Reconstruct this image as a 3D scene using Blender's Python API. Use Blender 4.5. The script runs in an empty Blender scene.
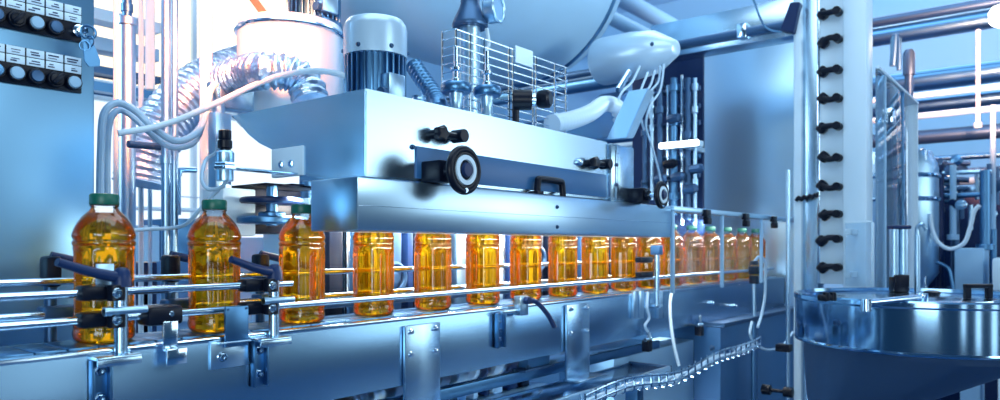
import bpy, bmesh, math, random
from mathutils import Vector, Matrix, Euler
random.seed(7)
PI = math.pi
SC = bpy.context.scene
COL = SC.collection
# ------------------------------------------------------------------ camera model
F = 720.0; HX = 500.0; HY = 246.0; EYE = 1.14
YAW = math.atan(574.0 / F)
FW = Vector((math.cos(YAW), math.sin(YAW), 0)); RT = Vector((math.sin(YAW), -math.cos(YAW), 0))
def U(px, py, X=None, Y=None, Z=None, t=None):
    """world point seen at a pixel, on a plane of the place"""
    d = FW + RT * ((px - HX) / F) + Vector((0, 0, (HY - py) / F))
    if X is not None: t = X / d.x
    elif Y is not None: t = Y / d.y
    elif Z is not None: t = (Z - EYE) / d.z
    p = d * t; p.z += EYE
    return p
cam_d = bpy.data.cameras.new('camera'); cam = bpy.data.objects.new('camera', cam_d); COL.objects.link(cam)
cam.location = (0, 0, EYE); cam.rotation_euler = (PI / 2, 0, YAW - PI / 2)
cam_d.sensor_fit = 'HORIZONTAL'; cam_d.sensor_width = 36; cam_d.lens = 36 * F / 1000.0
cam_d.shift_y = (HY - 200) / 1000.0
cam_d.clip_start = 0.02; cam_d.clip_end = 100
cam_d.dof.use_dof = True; cam_d.dof.focus_distance = 1.4; cam_d.dof.aperture_fstop = 5.0
SC.camera = cam
# ------------------------------------------------------------------ materials
def mat(name, col, metal=0.0, rough=0.4, brushed=None, trans=0.0, ior=1.45, spec=0.5, bump=0.0, bscale=40, coat=0.0, var=0.0):
    m = bpy.data.materials.new(name); m.use_nodes = True
    nt = m.node_tree; b = nt.nodes['Principled BSDF']
    b.inputs['Base Color'].default_value = (*col, 1); b.inputs['Metallic'].default_value = metal
    b.inputs['Roughness'].default_value = rough; b.inputs['IOR'].default_value = ior
    b.inputs['Transmission Weight'].default_value = trans; b.inputs['Specular IOR Level'].default_value = spec
    b.inputs['Coat Weight'].default_value = coat
    if brushed or bump or var:
        tc = nt.nodes.new('ShaderNodeTexCoord'); mp = nt.nodes.new('ShaderNodeMapping'); nz = nt.nodes.new('ShaderNodeTexNoise')
        nt.links.new(tc.outputs['Object'], mp.inputs['Vector']); nt.links.new(mp.outputs['Vector'], nz.inputs['Vector'])
        mp.inputs['Scale'].default_value = brushed if brushed else (bscale,) * 3
        nz.inputs['Scale'].default_value = 1.0; nz.inputs['Detail'].default_value = 3.0
        r = nt.nodes.new('ShaderNodeMapRange'); nt.links.new(nz.outputs['Fac'], r.inputs['Value'])
        r.inputs['From Min'].default_value = 0.3; r.inputs['From Max'].default_value = 0.7
        r.inputs['To Min'].default_value = max(0.03, rough - 0.006); r.inputs['To Max'].default_value = rough + 0.006
        nt.links.new(r.outputs['Result'], b.inputs['Roughness'])
        if var:
            mx = nt.nodes.new('ShaderNodeMix'); mx.data_type = 'RGBA'
            mx.inputs[6].default_value = (*[c * (1 - var) for c in col], 1); mx.inputs[7].default_value = (*[min(1, c * (1 + var)) for c in col], 1)
            nt.links.new(nz.outputs['Fac'], mx.inputs[0]); nt.links.new(mx.outputs[2], b.inputs['Base Color'])
        bp = nt.nodes.new('ShaderNodeBump'); bp.inputs['Strength'].default_value = bump if bump else 0.0
        bp.inputs['Distance'].default_value = 0.004 if bump else 0.001
        nt.links.new(nz.outputs['Fac'], bp.inputs['Height'])
        if bump: nt.links.new(bp.outputs['Normal'], b.inputs['Normal'])
    return m
def emis(name, col, s):
    m = bpy.data.materials.new(name); m.use_nodes = True; nt = m.node_tree
    nt.nodes.remove(nt.nodes['Principled BSDF'])
    e = nt.nodes.new('ShaderNodeEmission'); e.inputs[0].default_value = (*col, 1); e.inputs[1].default_value = s
    nt.links.new(e.outputs[0], nt.nodes['Material Output'].inputs[0]); return m
def clear(name, tint, gloss_col=(1, 1, 1), haze=0.0, hazecol=(.6, .75, .9), rough=0.04, gain=1.0):
    m = bpy.data.materials.new(name); m.use_nodes = True; nt = m.node_tree
    nt.nodes.remove(nt.nodes['Principled BSDF'])
    tr = nt.nodes.new('ShaderNodeBsdfTransparent'); tr.inputs[0].default_value = (*tint, 1)
    gl = nt.nodes.new('ShaderNodeBsdfGlossy'); gl.inputs[0].default_value = (*gloss_col, 1); gl.inputs['Roughness'].default_value = rough
    fr = nt.nodes.new('ShaderNodeLayerWeight'); fr.inputs['Blend'].default_value = 0.25
    ml = nt.nodes.new('ShaderNodeMath'); ml.operation = 'MULTIPLY'; ml.inputs[1].default_value = gain; nt.links.new(fr.outputs['Fresnel'], ml.inputs[0])
    mx = nt.nodes.new('ShaderNodeMixShader'); nt.links.new(ml.outputs[0], mx.inputs[0])
    src = tr
    if haze:
        df = nt.nodes.new('ShaderNodeBsdfTranslucent'); df.inputs[0].default_value = (*hazecol, 1)
        d2 = nt.nodes.new('ShaderNodeBsdfDiffuse'); d2.inputs[0].default_value = (*hazecol, 1)
        a = nt.nodes.new('ShaderNodeMixShader'); a.inputs[0].default_value = .5
        nt.links.new(df.outputs[0], a.inputs[1]); nt.links.new(d2.outputs[0], a.inputs[2])
        h = nt.nodes.new('ShaderNodeMixShader'); h.inputs[0].default_value = haze
        nt.links.new(tr.outputs[0], h.inputs[1]); nt.links.new(a.outputs[0], h.inputs[2]); src = h
    nt.links.new(src.outputs[0], mx.inputs[1]); nt.links.new(gl.outputs[0], mx.inputs[2])
    nt.links.new(mx.outputs[0], nt.nodes['Material Output'].inputs[0]); return m
def juice_mat():
    m = bpy.data.materials.new('amber_juice'); m.use_nodes = True; nt = m.node_tree
    b = nt.nodes['Principled BSDF']
    b.inputs['Base Color'].default_value = (1.0, .44, .006, 1); b.inputs['Transmission Weight'].default_value = 1
    b.inputs['Roughness'].default_value = 0.05; b.inputs['IOR'].default_value = 1.34
    tl = nt.nodes.new('ShaderNodeBsdfTranslucent'); tl.inputs[0].default_value = (1.0, .52, .008, 1)
    df = nt.nodes.new('ShaderNodeBsdfDiffuse'); df.inputs[0].default_value = (1.0, .47, .006, 1)
    a = nt.nodes.new('ShaderNodeMixShader'); a.inputs[0].default_value = .4
    nt.links.new(tl.outputs[0], a.inputs[1]); nt.links.new(df.outputs[0], a.inputs[2])
    mx = nt.nodes.new('ShaderNodeMixShader'); mx.inputs[0].default_value = .10
    nt.links.new(b.outputs[0], mx.inputs[1]); nt.links.new(a.outputs[0], mx.inputs[2])
    nt.links.new(mx.outputs[0], nt.nodes['Material Output'].inputs[0]); return m
M = {}
M['steel'] = mat('brushed_steel', (.46, .66, .82), 1, .25, brushed=(3, 3, 220))
M['steel_h'] = mat('brushed_steel_lengthwise', (.44, .65, .82), 1, .28, brushed=(2, 60, 260))
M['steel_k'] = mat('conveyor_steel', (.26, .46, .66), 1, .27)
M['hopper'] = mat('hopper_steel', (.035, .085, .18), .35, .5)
M['steel_v'] = mat('brushed_steel_upright', (.40, .61, .79), 1, .26, brushed=(120, 120, 2))
M['bright'] = mat('polished_steel', (.58, .74, .88), 1, .14)
M['satin'] = mat('satin_steel', (.38, .59, .77), 1, .34)
M['mid'] = mat('grey_blue_steel', (.085, .22, .40), 1, .34)
M['dark'] = mat('dark_steel', (.045, .105, .21), .8, .40)
M['navy'] = mat('navy_plastic', (.008, .025, .09), 0, .35, spec=.25)
M['black'] = mat('black_plastic', (.003, .006, .016), 0, .33, spec=.22)
M['stripe'] = mat('blue_panel_paint', (.026, .115, .28), 0, .4)
M['white'] = mat('white_enamel', (.52, .70, .84), 0, .35)
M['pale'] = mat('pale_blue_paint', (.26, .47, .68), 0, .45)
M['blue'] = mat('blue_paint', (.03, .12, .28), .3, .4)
M['label'] = mat('label_card', (.55, .75, .92), 0, .45)
M['ink'] = mat('label_ink', (.01, .03, .10), 0, .6)
M['hose'] = mat('pale_plastic_hose', (.34, .52, .70), 0, .25)
M['whitehose'] = mat('white_plastic_hose', (.52, .68, .82), 0, .4)
M['foil'] = mat('crinkled_foil', (.60, .76, .92), 1, .30, bump=.9, bscale=90)
M['ribhose'] = mat('ribbed_hose_plastic', (.44, .60, .76), 0, .3)
M['green'] = mat('green_cap_plastic', (.004, .105, .075), 0, .38)
M['tank'] = mat('tank_steel', (.34, .57, .77), .15, .40, bscale=3, var=.08)
M['concrete'] = mat('floor_resin', (.03, .10, .22), 0, .25, bscale=3, var=.15)
M['wallp'] = mat('wall_paint', (.30, .55, .80), 0, .6)
M['ceil'] = mat('ceiling_paint', (.40, .64, .86), 0, .6)
M['steel_c'] = mat('cabinet_steel', (.17, .36, .55), 1, .30, brushed=(2, 2, 60))
M['steel_p'] = mat('panel_steel', (.42, .64, .82), .8, .30, brushed=(200, 200, 3))
M['cowl'] = mat('pale_cowl_paint', (.40, .58, .74), .3, .33)
M['drumsteel'] = mat('drum_steel', (.25, .42, .60), 1, .12, brushed=(160, 160, 2))
M['copper'] = mat('copper_rod', (.80, .35, .15), .6, .4)  # orange of the warm light put into the rod's colour
M['glass'] = clear('guard_glass', (.88, .94, .98), haze=.05)
M['hazeglass'] = clear('misty_guard_glass', (.92, .94, .97), haze=.006, hazecol=(.22, .45, .72), rough=.12, gain=.10)
M['pet'] = clear('bottle_plastic', (.97, .97, .97), rough=.04, gain=1.2)
M['juice'] = juice_mat()
M['lampwarm'] = emis('warm_lamp_glow', (1.0, .72, .45), 30)
M['lampcool'] = emis('fluorescent_glow', (.82, .93, 1.0), 7)
M['daylight'] = emis('daylight_window', (1.0, .86, .62), 1.5)
M['daycool'] = emis('daylight_window_cool', (.72, .87, 1.0), 1.2)
# ------------------------------------------------------------------ mesh builder
def smooth_path(pts, n=8):
    P = [Vector(p) for p in pts]
    if len(P) < 3: return P
    out = []
    for i in range(len(P) - 1):
        p0 = P[max(i - 1, 0)]; p1 = P[i]; p2 = P[i + 1]; p3 = P[min(i + 2, len(P) - 1)]
        for k in range(n):
            t = k / n
            out.append(.5 * ((2 * p1) + (p2 - p0) * t + (2 * p0 - 5 * p1 + 4 * p2 - p3) * t * t + (3 * p1 - p0 - 3 * p2 + p3) * t ** 3))
    out.append(P[-1]); return out
class MB:
    def __init__(s): s.bm = bmesh.new(); s.mi = 0
    def merge(s, b, mtx=None):
        if mtx is not None: b.transform(mtx)
        for f in b.faces: f.material_index = s.mi
        me = bpy.data.meshes.new('tmp'); b.to_mesh(me); b.free(); s.bm.from_mesh(me); bpy.data.meshes.remove(me); return s
    def box(s, x0, x1, y0, y1, z0, z1, bev=.002, mtx=None):
        b = bmesh.new(); bmesh.ops.create_cube(b, size=1)
        for v in b.verts:
            v.co = Vector(((x0 + x1) / 2 + v.co.x * (x1 - x0), (y0 + y1) / 2 + v.co.y * (y1 - y0), (z0 + z1) / 2 + v.co.z * (z1 - z0)))
        bev = min(bev, .3 * min(abs(x1 - x0), abs(y1 - y0), abs(z1 - z0)))
        if bev > 0: bmesh.ops.bevel(b, geom=b.edges[:], offset=bev, segments=2, affect='EDGES', profile=.5)
        return s.merge(b, mtx)
    def cbox(s, c, size, bev=.002, rot=(0, 0, 0)):
        m = Matrix.Translation(Vector(c)) @ Euler(rot).to_matrix().to_4x4()
        return s.box(-size[0] / 2, size[0] / 2, -size[1] / 2, size[1] / 2, -size[2] / 2, size[2] / 2, bev, m)
    def lathe(s, prof, base, axis=(0, 0, 1), seg=32, fn=None):
        """prof: (radius, height) from bottom to top"""
        b = bmesh.new(); rings = []
        for r, h in prof:
            if r < 1e-6: rings.append([b.verts.new((0, 0, h))])
            else:
                ring = []
                for k in range(seg):
                    a = 2 * PI * k / seg; q = r * (fn(a, h) if fn else 1)
                    ring.append(b.verts.new((q * math.cos(a), q * math.sin(a), h)))
                rings.append(ring)
        for A, B in zip(rings, rings[1:]):
            for k in range(seg):
                k2 = (k + 1) % seg
                if len(A) == 1 and len(B) == 1: continue
                if len(A) == 1: b.faces.new((A[0], B[k2], B[k]))
                elif len(B) == 1: b.faces.new((A[k], A[k2], B[0]))
                else: b.faces.new((A[k], A[k2], B[k2], B[k]))
        q = Vector((0, 0, 1)).rotation_difference(Vector(axis).normalized())
        return s.merge(b, Matrix.Translation(Vector(base)) @ q.to_matrix().to_4x4())
    def cyl(s, p0, p1, r, seg=20, r1=None, bev=.0):
        p0 = Vector(p0); p1 = Vector(p1); L = (p1 - p0).length; r1 = r if r1 is None else r1
        bev = min(bev if bev else .08 * min(r, r1), .3 * L)
        return s.lathe([(0, 0), (r - bev, 0), (r, bev), (r1, L - bev), (r1 - bev, L), (0, L)], p0, p1 - p0, seg)
    def ring(s, c, axis, R, r, seg=40, n=10, flat=1.0):
        prof = [(R + r * math.cos(2 * PI * k / n), flat * r * math.sin(2 * PI * k / n)) for k in range(n + 1)]
        return s.lathe(prof, c, axis, seg)
    def tube(s, pts, r, seg=10, n=8, rf=None, raw=False):
        P = [Vector(p) for p in pts] if raw else smooth_path(pts, n)
        b = bmesh.new(); T0 = None; rings = []; L = 0; U0 = None
        for i, p in enumerate(P):
            T = (P[min(i + 1, len(P) - 1)] - P[max(i - 1, 0)]).normalized()
            if U0 is None: U0 = T.orthogonal().normalized()
            else: U0 = (T0.rotation_difference(T) @ U0); U0 = (U0 - T * U0.dot(T)).normalized()
            T0 = T; V0 = T.cross(U0)
            if i: L += (p - P[i - 1]).length
            rr = rf(L, i) if rf else r
            rings.append([b.verts.new(p + (U0 * math.cos(2 * PI * k / seg) + V0 * math.sin(2 * PI * k / seg)) * rr) for k in range(seg)])
        for A, B in zip(rings, rings[1:]):
            for k in range(seg): b.faces.new((A[k], A[(k + 1) % seg], B[(k + 1) % seg], B[k]))
        b.faces.new(rings[0][::-1]); b.faces.new(rings[-1])
        return s.merge(b)
    def ribbed(s, pts, r, pitch, amp, seg=20):
        P = smooth_path(pts, 24); out = [P[0]]; step = pitch / 6
        for p in P[1:]:
            while (p - out[-1]).length >= step: out.append(out[-1] + (p - out[-1]).normalized() * step)
        return s.tube(out, r, seg, raw=True, rf=lambda L, i: r + amp * (math.cos(2 * PI * i / 6)))
    def prism(s, pts, ext, bev=.0):
        """polygon of 3D points pushed along ext"""
        b = bmesh.new(); ext = Vector(ext)
        A = [b.verts.new(Vector(p)) for p in pts]; B = [b.verts.new(Vector(p) + ext) for p in pts]
        b.faces.new(A[::-1]); b.faces.new(B); n = len(A)
        for k in range(n): b.faces.new((A[k], A[(k + 1) % n], B[(k + 1) % n], B[k]))
        bmesh.ops.recalc_face_normals(b, faces=b.faces[:])
        if bev: bmesh.ops.bevel(b, geom=b.edges[:], offset=bev, segments=2, affect='EDGES')
        return s.merge(b)
    def bolt(s, c, axis, r=.005, h=.004):
        a = Vector(axis).normalized(); c = Vector(c)
        s.cyl(c - a * .001, c + a * h * .3, r * 1.35, 18)
        return s.lathe([(0, 0), (r, 0), (r, h * .85), (r * .85, h), (r * .5, h), (r * .45, h * .5), (0, h * .5)], c + a * h * .3, a, 6)
OFF = {}
def build(mb, name, m, parent=None, loc=None, ang=35):
    bmesh.ops.recalc_face_normals(mb.bm, faces=mb.bm.faces[:])
    me = bpy.data.meshes.new(name); mb.bm.to_mesh(me); mb.bm.free()
    if parent is not None: off = OFF[parent.name]
    elif loc is not None: off = Vector(loc)
    else:
        xs = [v.co for v in me.vertices]
        lo = Vector([min(c[i] for c in xs) for i in range(3)]); hi = Vector([max(c[i] for c in xs) for i in range(3)])
        off = Vector(((lo.x + hi.x) / 2, (lo.y + hi.y) / 2, lo.z))
    me.transform(Matrix.Translation(-off))
    for p in me.polygons: p.use_smooth = True
    me.set_sharp_from_angle(angle=math.radians(ang))
    for q in (m if isinstance(m, (list, tuple)) else [m]): me.materials.append(M[q])
    o = bpy.data.objects.new(name, me); COL.objects.link(o)
    if parent is not None: o.parent = parent
    else: o.location = off
    OFF[o.name] = off; return o
def tag(o, label, cat, group=None, kind=None):
    o['label'] = label; o['category'] = cat
    if group: o['group'] = group
    if kind: o['kind'] = kind
    return o
def thing(name, label, cat, loc, group=None):
    o = bpy.data.objects.new(name, None); COL.objects.link(o); o.location = loc; OFF[o.name] = Vector(loc)
    o.empty_display_size = .05
    return tag(o, label, cat, group)
def struct(mb, name, m):
    o = build(mb, name, m); o['kind'] = 'structure'; o['label'] = name.replace('_', ' '); return o
def dup(root, loc, label, group=None):
    r = root.copy(); COL.objects.link(r); r.location = loc; r['label'] = label
    if group: r['group'] = group
    for ch in list(root.children):
        c = ch.copy(); COL.objects.link(c); c.parent = r
        for g in list(ch.children):
            d = g.copy(); COL.objects.link(d); d.parent = c
    return r
# ================================================================== SETTING
YB = 5.6; XR = 9.5
struct(MB().box(-3, XR + .2, -4.5, YB + .2, -.1, 0, 0), 'floor', 'concrete')
struct(MB().box(-3, XR + .2, YB, YB + .2, 0, 4.6, 0), 'wall_back', 'wallp')
struct(MB().box(XR, XR + .2, -4.5, YB, 0, 4.6, 0), 'wall_right', 'wallp')
struct(MB().box(-3, XR + .2, -4.5, YB + .2, 4.6, 4.7, 0), 'ceiling', 'ceil')
def window(n, x0, x1, z0, z1, m):
    o = struct(MB().box(x0, x1, YB - .03, YB - .01, z0, z1, 0), 'window_%d' % n, m)
    f = MB()
    for a, b, c, d in ((x0 - .06, x0, z0 - .06, z1 + .06), (x1, x1 + .06, z0 - .06, z1 + .06), (x0, x1, z0 - .06, z0), (x0, x1, z1, z1 + .06)):
        f.box(a, b, YB - .08, YB, c, d, .004)
    k = (x0 + x1) / 2; f.box(k - .02, k + .02, YB - .07, YB, z0, z1, .004)
    fo = build(f, 'window_frame', 'white', o); return o
window(1, 1.7, 4.3, 2.35, 3.9, 'daylight')
window(2, 1.7, 4.3, .6, 2.2, 'daycool')
# ================================================================== CONVEYOR
X0, X1 = .12, 3.42
t = thing('conveyor', 'long stainless bottle conveyor with flat side panel running beneath the row of bottles', 'conveyor', (1.5, 1.12, 0))
conv = t
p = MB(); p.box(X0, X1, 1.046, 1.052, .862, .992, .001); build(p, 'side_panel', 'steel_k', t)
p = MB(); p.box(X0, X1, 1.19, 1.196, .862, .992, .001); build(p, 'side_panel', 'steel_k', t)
p = MB(); p.box(X0, X1, 1.044, 1.066, .990, .998, .003); build(p, 'wear_strip', 'bright', t)
p = MB(); p.box(X0, X1, 1.172, 1.196, .990, .998, .003); build(p, 'wear_strip', 'bright', t)
p = MB()
for i in range(int((X1 - X0) / .04)):
    p.box(X0 + i * .04, X0 + i * .04 + .0385, 1.07, 1.168, .990, 1.0, .002)
build(p, 'belt', 'mid', t)
p = MB(); p.box(X0, X1, 1.06, 1.18, .90, .93, .002); build(p, 'return_pan', 'dark', t)
for x in (.35, .85):
    p = MB(); p.box(x - .025, x + .025, 1.10, 1.14, 0.02, .9, .003); p.box(x - .06, x + .06, 1.07, 1.17, 0, .02, .003); build(p, 'leg', 'satin', t)
# hung bracket plates on the side panel, four bolts each
for i, (xa, xb, ya, yb, lab) in enumerate(((403, 438, 326, 415, 'tall four-bolt steel plate hung on conveyor panel below the fourth and fifth bottles'),
                             (565, 587.5, 305, 375, 'shorter four-bolt steel plate with foot flange on conveyor panel below the eighth bottle'))):
    a = U(xa, ya, Y=1.043); b = U(xb, yb, Y=1.043)
    r = thing('mounting_plate', lab, 'bracket', (a.x, 1.043, b.z), 'bolted plates on the conveyor side')
    p = MB(); p.box(a.x, b.x, 1.036, 1.044, b.z, a.z, .0015)
    if i == 1: p.box(a.x - .01, b.x + .015, .99, 1.044, b.z, b.z + .006, .0015)
    build(p, 'plate', 'steel_v', r)
    wd = b.x - a.x; zz = (a.z - .012, a.z - (.058 if i == 0 else .075))
    for x in (a.x + .14 * wd, b.x - .14 * wd):
        for z in zz: p = MB(); p.bolt((x, 1.036, z), (0, -1, 0), .0045, .006); build(p, 'bolt', 'bright', r)
# ------------------------------------------------------------------ guide rails
YR = 1.058; ZU = 1.0756; ZL = 1.0385; RR = .0058
def rod(name, lab, x0, x1, y, z, r=RR):
    p = MB(); p.cyl((x0, y, z), (x1, y, z), r, 16, bev=.001)
    return tag(build(p, name, 'bright'), lab, 'guide rail', 'guide rails beside the bottles')
xe = U(292, 282, Y=YR).x
rod('guide_rail', 'upper front guide rail rod, short one ending at the second clamp post', .12, xe, YR, ZU)
rod('guide_rail', 'lower front guide rail rod running along the bottoms of the bottles', .12, 3.3, YR, ZL)
rod('guide_rail', 'lower rear guide rail rod behind the bottles', .12, 3.3, 1.183, ZL)
rod('guide_rail', 'upper rear guide rail rod behind the bottles', .12, 3.3, 1.183, ZU + .012)
# ------------------------------------------------------------------ clamp posts
def clamp_post(x, lab, lev_dir=-1, tall=1.102):
    r = thing('rail_clamp_post', lab, 'clamp post', (x, 1.03, .94), 'guide rail clamp posts')
    yp = 1.036
    p = MB(); p.box(x - .040, x - .013, 1.040, 1.046, .912, .986, .001); p.box(x - .040, x - .036, 1.030, 1.046, .912, .986, .001)
    p.box(x - .017, x - .013, 1.030, 1.046, .912, .986, .001); build(p, 'foot_channel', 'mid', r)
    for z in (.932, .970): p = MB(); p.bolt((x - .0265, 1.040, z), (0, -1, 0), .0055, .007); build(p, 'bolt', 'bright', r)
    p = MB(); p.box(x - .040, x + .018, 1.012, 1.048, .986, .991, .002); p.box(x - .040, x + .018, 1.012, 1.016, .978, .988, .001); build(p, 'foot_plate', 'steel', r)
    p = MB(); p.cyl((x, yp, .991), (x, yp, tall), .0088, 18); build(p, 'post', 'steel_v', r)
    p = MB(); p.cyl((x - .028, yp - .012, 1.051), (x + .030, yp - .012, 1.051), .005, 12); p.cyl((x - .028, yp - .012, 1.051), (x - .018, yp - .012, 1.051), .0065, 12); build(p, 'cross_pin', 'satin', r)
    for z in (ZU, ZL):
        p = MB(); p.box(x - .048, x - .004, YR - .016, YR + .012, z - .0105, z + .0105, .005); p.cyl((x - .006, yp, z - .011), (x - .006, yp, z + .011), .012, 20)
        c = build(p, 'clamp_block', 'black', r)
        p = MB(); p.bolt((x - .010, yp - .0115, z), (0, -1, 0), .005, .005); build(p, 'clamp_screw', 'bright', c)
    p = MB(); p.lathe([(0, 0), (.0135, 0), (.0125, .012), (.010, .022), (.006, .026), (0, .027)], (x + .001, yp, ZU + .008), seg=24)
    L = .085
    p.tube([(x, yp, ZU + .020), (x - L * .5, yp - .006, ZU + .030), (x - L, yp - .012, ZU + .044)], .006, 12, rf=lambda l, i: .0082 - .03 * l)
    build(p, 'clamp_lever', 'navy', r); return r
xp1 = U(121, 300, Y=1.036).x; xp2 = U(274, 300, Y=1.036).x
clamp_post(xp1, 'front rail clamp post with navy lever beside the first bottle')
clamp_post(xp2, 'front rail clamp post with navy lever between second and third bottles')
# third, lower clamp with long lever handle
x = U(499, 320, Y=1.043).x
r = thing('low_rail_clamp', 'low rail clamp with black lever on the panel below the sixth and seventh bottles', 'clamp', (x, 1.03, .93))
p = MB(); p.box(x - .018, x + .012, 1.040, 1.046, .905, .985, .001); p.box(x - .018, x - .014, 1.03, 1.046, .905, .985, .001); p.box(x + .008, x + .012, 1.03, 1.046, .905, .985, .001); build(p, 'foot_channel', 'mid', r)
for z in (.925, .945, .965): p = MB(); p.bolt((x - .003, 1.04, z), (0, -1, 0), .004, .005); build(p, 'bolt', 'bright', r)
p = MB(); p.box(x - .014, x + .075, 1.018, 1.03, .984, .993, .002); build(p, 'arm', 'steel', r)
p = MB(); p.box(x + .045, x + .075, 1.012, 1.036, .976, 1.022, .003); build(p, 'block', 'satin', r)
p = MB(); p.tube([(x + .062, 1.006, 1.012), (x + .09, 1.0, 1.006), (x + .115, .985, .975), (x + .128, .975, .945)], .006, 12); p.cyl((x + .062, 1.0, 1.012), (x + .062, 1.014, 1.012), .009, 16); build(p, 'lever', 'navy', r)
# fourth, by the glass edge
x = U(655, 270, Y=1.036).x
r = thing('rail_clamp_post', 'rail clamp post with black blocks in front of the misty glass edge', 'clamp post', (x, 1.03, .94), 'guide rail clamp posts')
p = MB(); p.cyl((x, 1.03, .955), (x, 1.03, 1.13), .0085, 16); build(p, 'post', 'steel_v', r)
p = MB(); p.box(x - .09, x - .01, 1.035, 1.06, 1.088, 1.106, .004); build(p, 'clamp_block', 'black', r)
p = MB(); p.box(x - .09, x - .01, 1.035, 1.06, 1.042, 1.060, .004); build(p, 'clamp_block', 'black', r)
p = MB(); p.box(x - .014, x + .014, 1.014, 1.046, 1.112, 1.142, .004); build(p, 'top_block', 'stripe', r)
p = MB(); p.box(x - .02, x + .02, 1.02, 1.046, .945, .958, .002); build(p, 'foot_plate', 'steel', r)
# rear clamp blocks behind the first bottle
def rear_clamp(px, lab):
    x = U(px, 280, Y=1.20).x
    r = thing('rear_rail_clamp', lab, 'clamp', (x, 1.2, .95), 'rear rail clamps')
    p = MB(); p.cyl((x, 1.206, .93), (x, 1.206, 1.10), .0085, 14); build(p, 'post', 'dark', r)
    p = MB(); p.box(x - .011, x + .011, 1.188, 1.222, 1.078, 1.125, .006); build(p, 'clamp_block', 'black', r)
    p = MB(); p.box(x - .018, x + .05, 1.176, 1.21, 1.028, 1.05, .004); build(p, 'lower_block', 'dark', r)
    p = MB(); p.bolt((x + .03, 1.176, 1.039), (0, -1, 0), .006, .004); build(p, 'bolt', 'bright', r)
    p = MB(); p.tube([(x, 1.205, 1.125), (x + .04, 1.2, 1.115), (x + .11, 1.19, 1.095)], .007, 12); build(p, 'lever', 'navy', r)
rear_clamp(52, 'rear rail clamp with black block in front of the control cabinet')
rear_clamp(172, 'rear rail clamp with navy lever behind the second bottle')
rear_clamp(262, 'rear rail clamp with navy lever behind the third bottle')
# sensor clip with hung plate
a = U(163, 318, Y=1.045)
r = thing('rail_sensor_clip', 'black clip on the lower rail with bent steel tab below, between first and second bottles', 'sensor', (a.x, 1.05, .97))
p = MB(); p.box(a.x - .026, a.x + .026, 1.034, 1.074, ZL - .014, ZL + .014, .005); c = build(p, 'clip_body', 'black', r)
p = MB(); p.bolt((a.x + .008, 1.034, ZL + .002), (0, -1, 0), .003, .002); build(p, 'screw', 'bright', c)
p = MB(); p.box(a.x - .008, a.x + .014, 1.028, 1.031, .99, ZL - .008, .0008); p.box(a.x - .008, a.x + .014, 1.018, 1.031, .988, .991, .0008)
p.box(a.x - .008, a.x + .022, 1.017, 1.020, .968, .991, .0008); build(p, 'bent_tab', 'bright', r)
# flat plate in front of second bottle
a = U(225, 307, Y=1.034); b = U(248, 345, Y=1.034); c0 = U(211, 343, Y=1.04); c1 = U(248, 365, Y=1.04)
r = thing('photocell_plate', 'flat square steel plate standing on a one-bolt base in front of the second bottle', 'plate', (a.x, 1.04, c1.z))
p = MB(); p.box(a.x, b.x, 1.032, 1.037, b.z, a.z, .001); build(p, 'upright_plate', 'mid', r)
p = MB(); p.box(c0.x, c1.x, 1.040, 1.045, c1.z, c0.z, .001); p.box(c0.x + .01, c1.x, 1.03, 1.045, c0.z - .003, c0.z, .001); q = build(p, 'base_plate', 'steel_h', r)
p = MB(); p.bolt(U(222, 357, Y=1.040), (0, -1, 0), .006, .006); build(p, 'bolt', 'bright', q)
p = MB()
for dx in (.004, b.x - a.x - .004):
    for dz in (.004, a.z - b.z - .004): p.cyl((a.x + dx, 1.0325, b.z + dz), (a.x + dx, 1.0305, b.z + dz), .0018, 8)
build(p, 'rivet', 'dark', r)
# pale tab in front of first bottle
a = U(95, 264, Y=1.068); b = U(113, 300, Y=1.068)
r = tag(build(MB().box(a.x, b.x, 1.064, 1.067, b.z, a.z, .001), 'guide_tab', 'satin'), 'small pale steel tab standing against the front of the first bottle', 'tab')
# small hanging brackets on the panel under bottles 9-11
for px, lab in ((634, 'left'), (640, 'middle'), (659, 'right')):
    a = U(px - 2, 291, Y=1.043); b = U(px + 2, 318, Y=1.043)
    hs = build(MB().box(a.x, b.x, 1.036, 1.0465, b.z, a.z, .002), 'hanger_strap', 'satin', conv)
    _ = (hs, {'left': 'narrow steel strap on panel, leftmost of three below tenth bottle', 'middle': 'narrow steel strap on panel, middle of three below tenth bottle', 'right': 'narrow steel strap on panel, rightmost of three below tenth bottle'}[lab], 'strap', 'straps on the conveyor panel')
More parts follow.
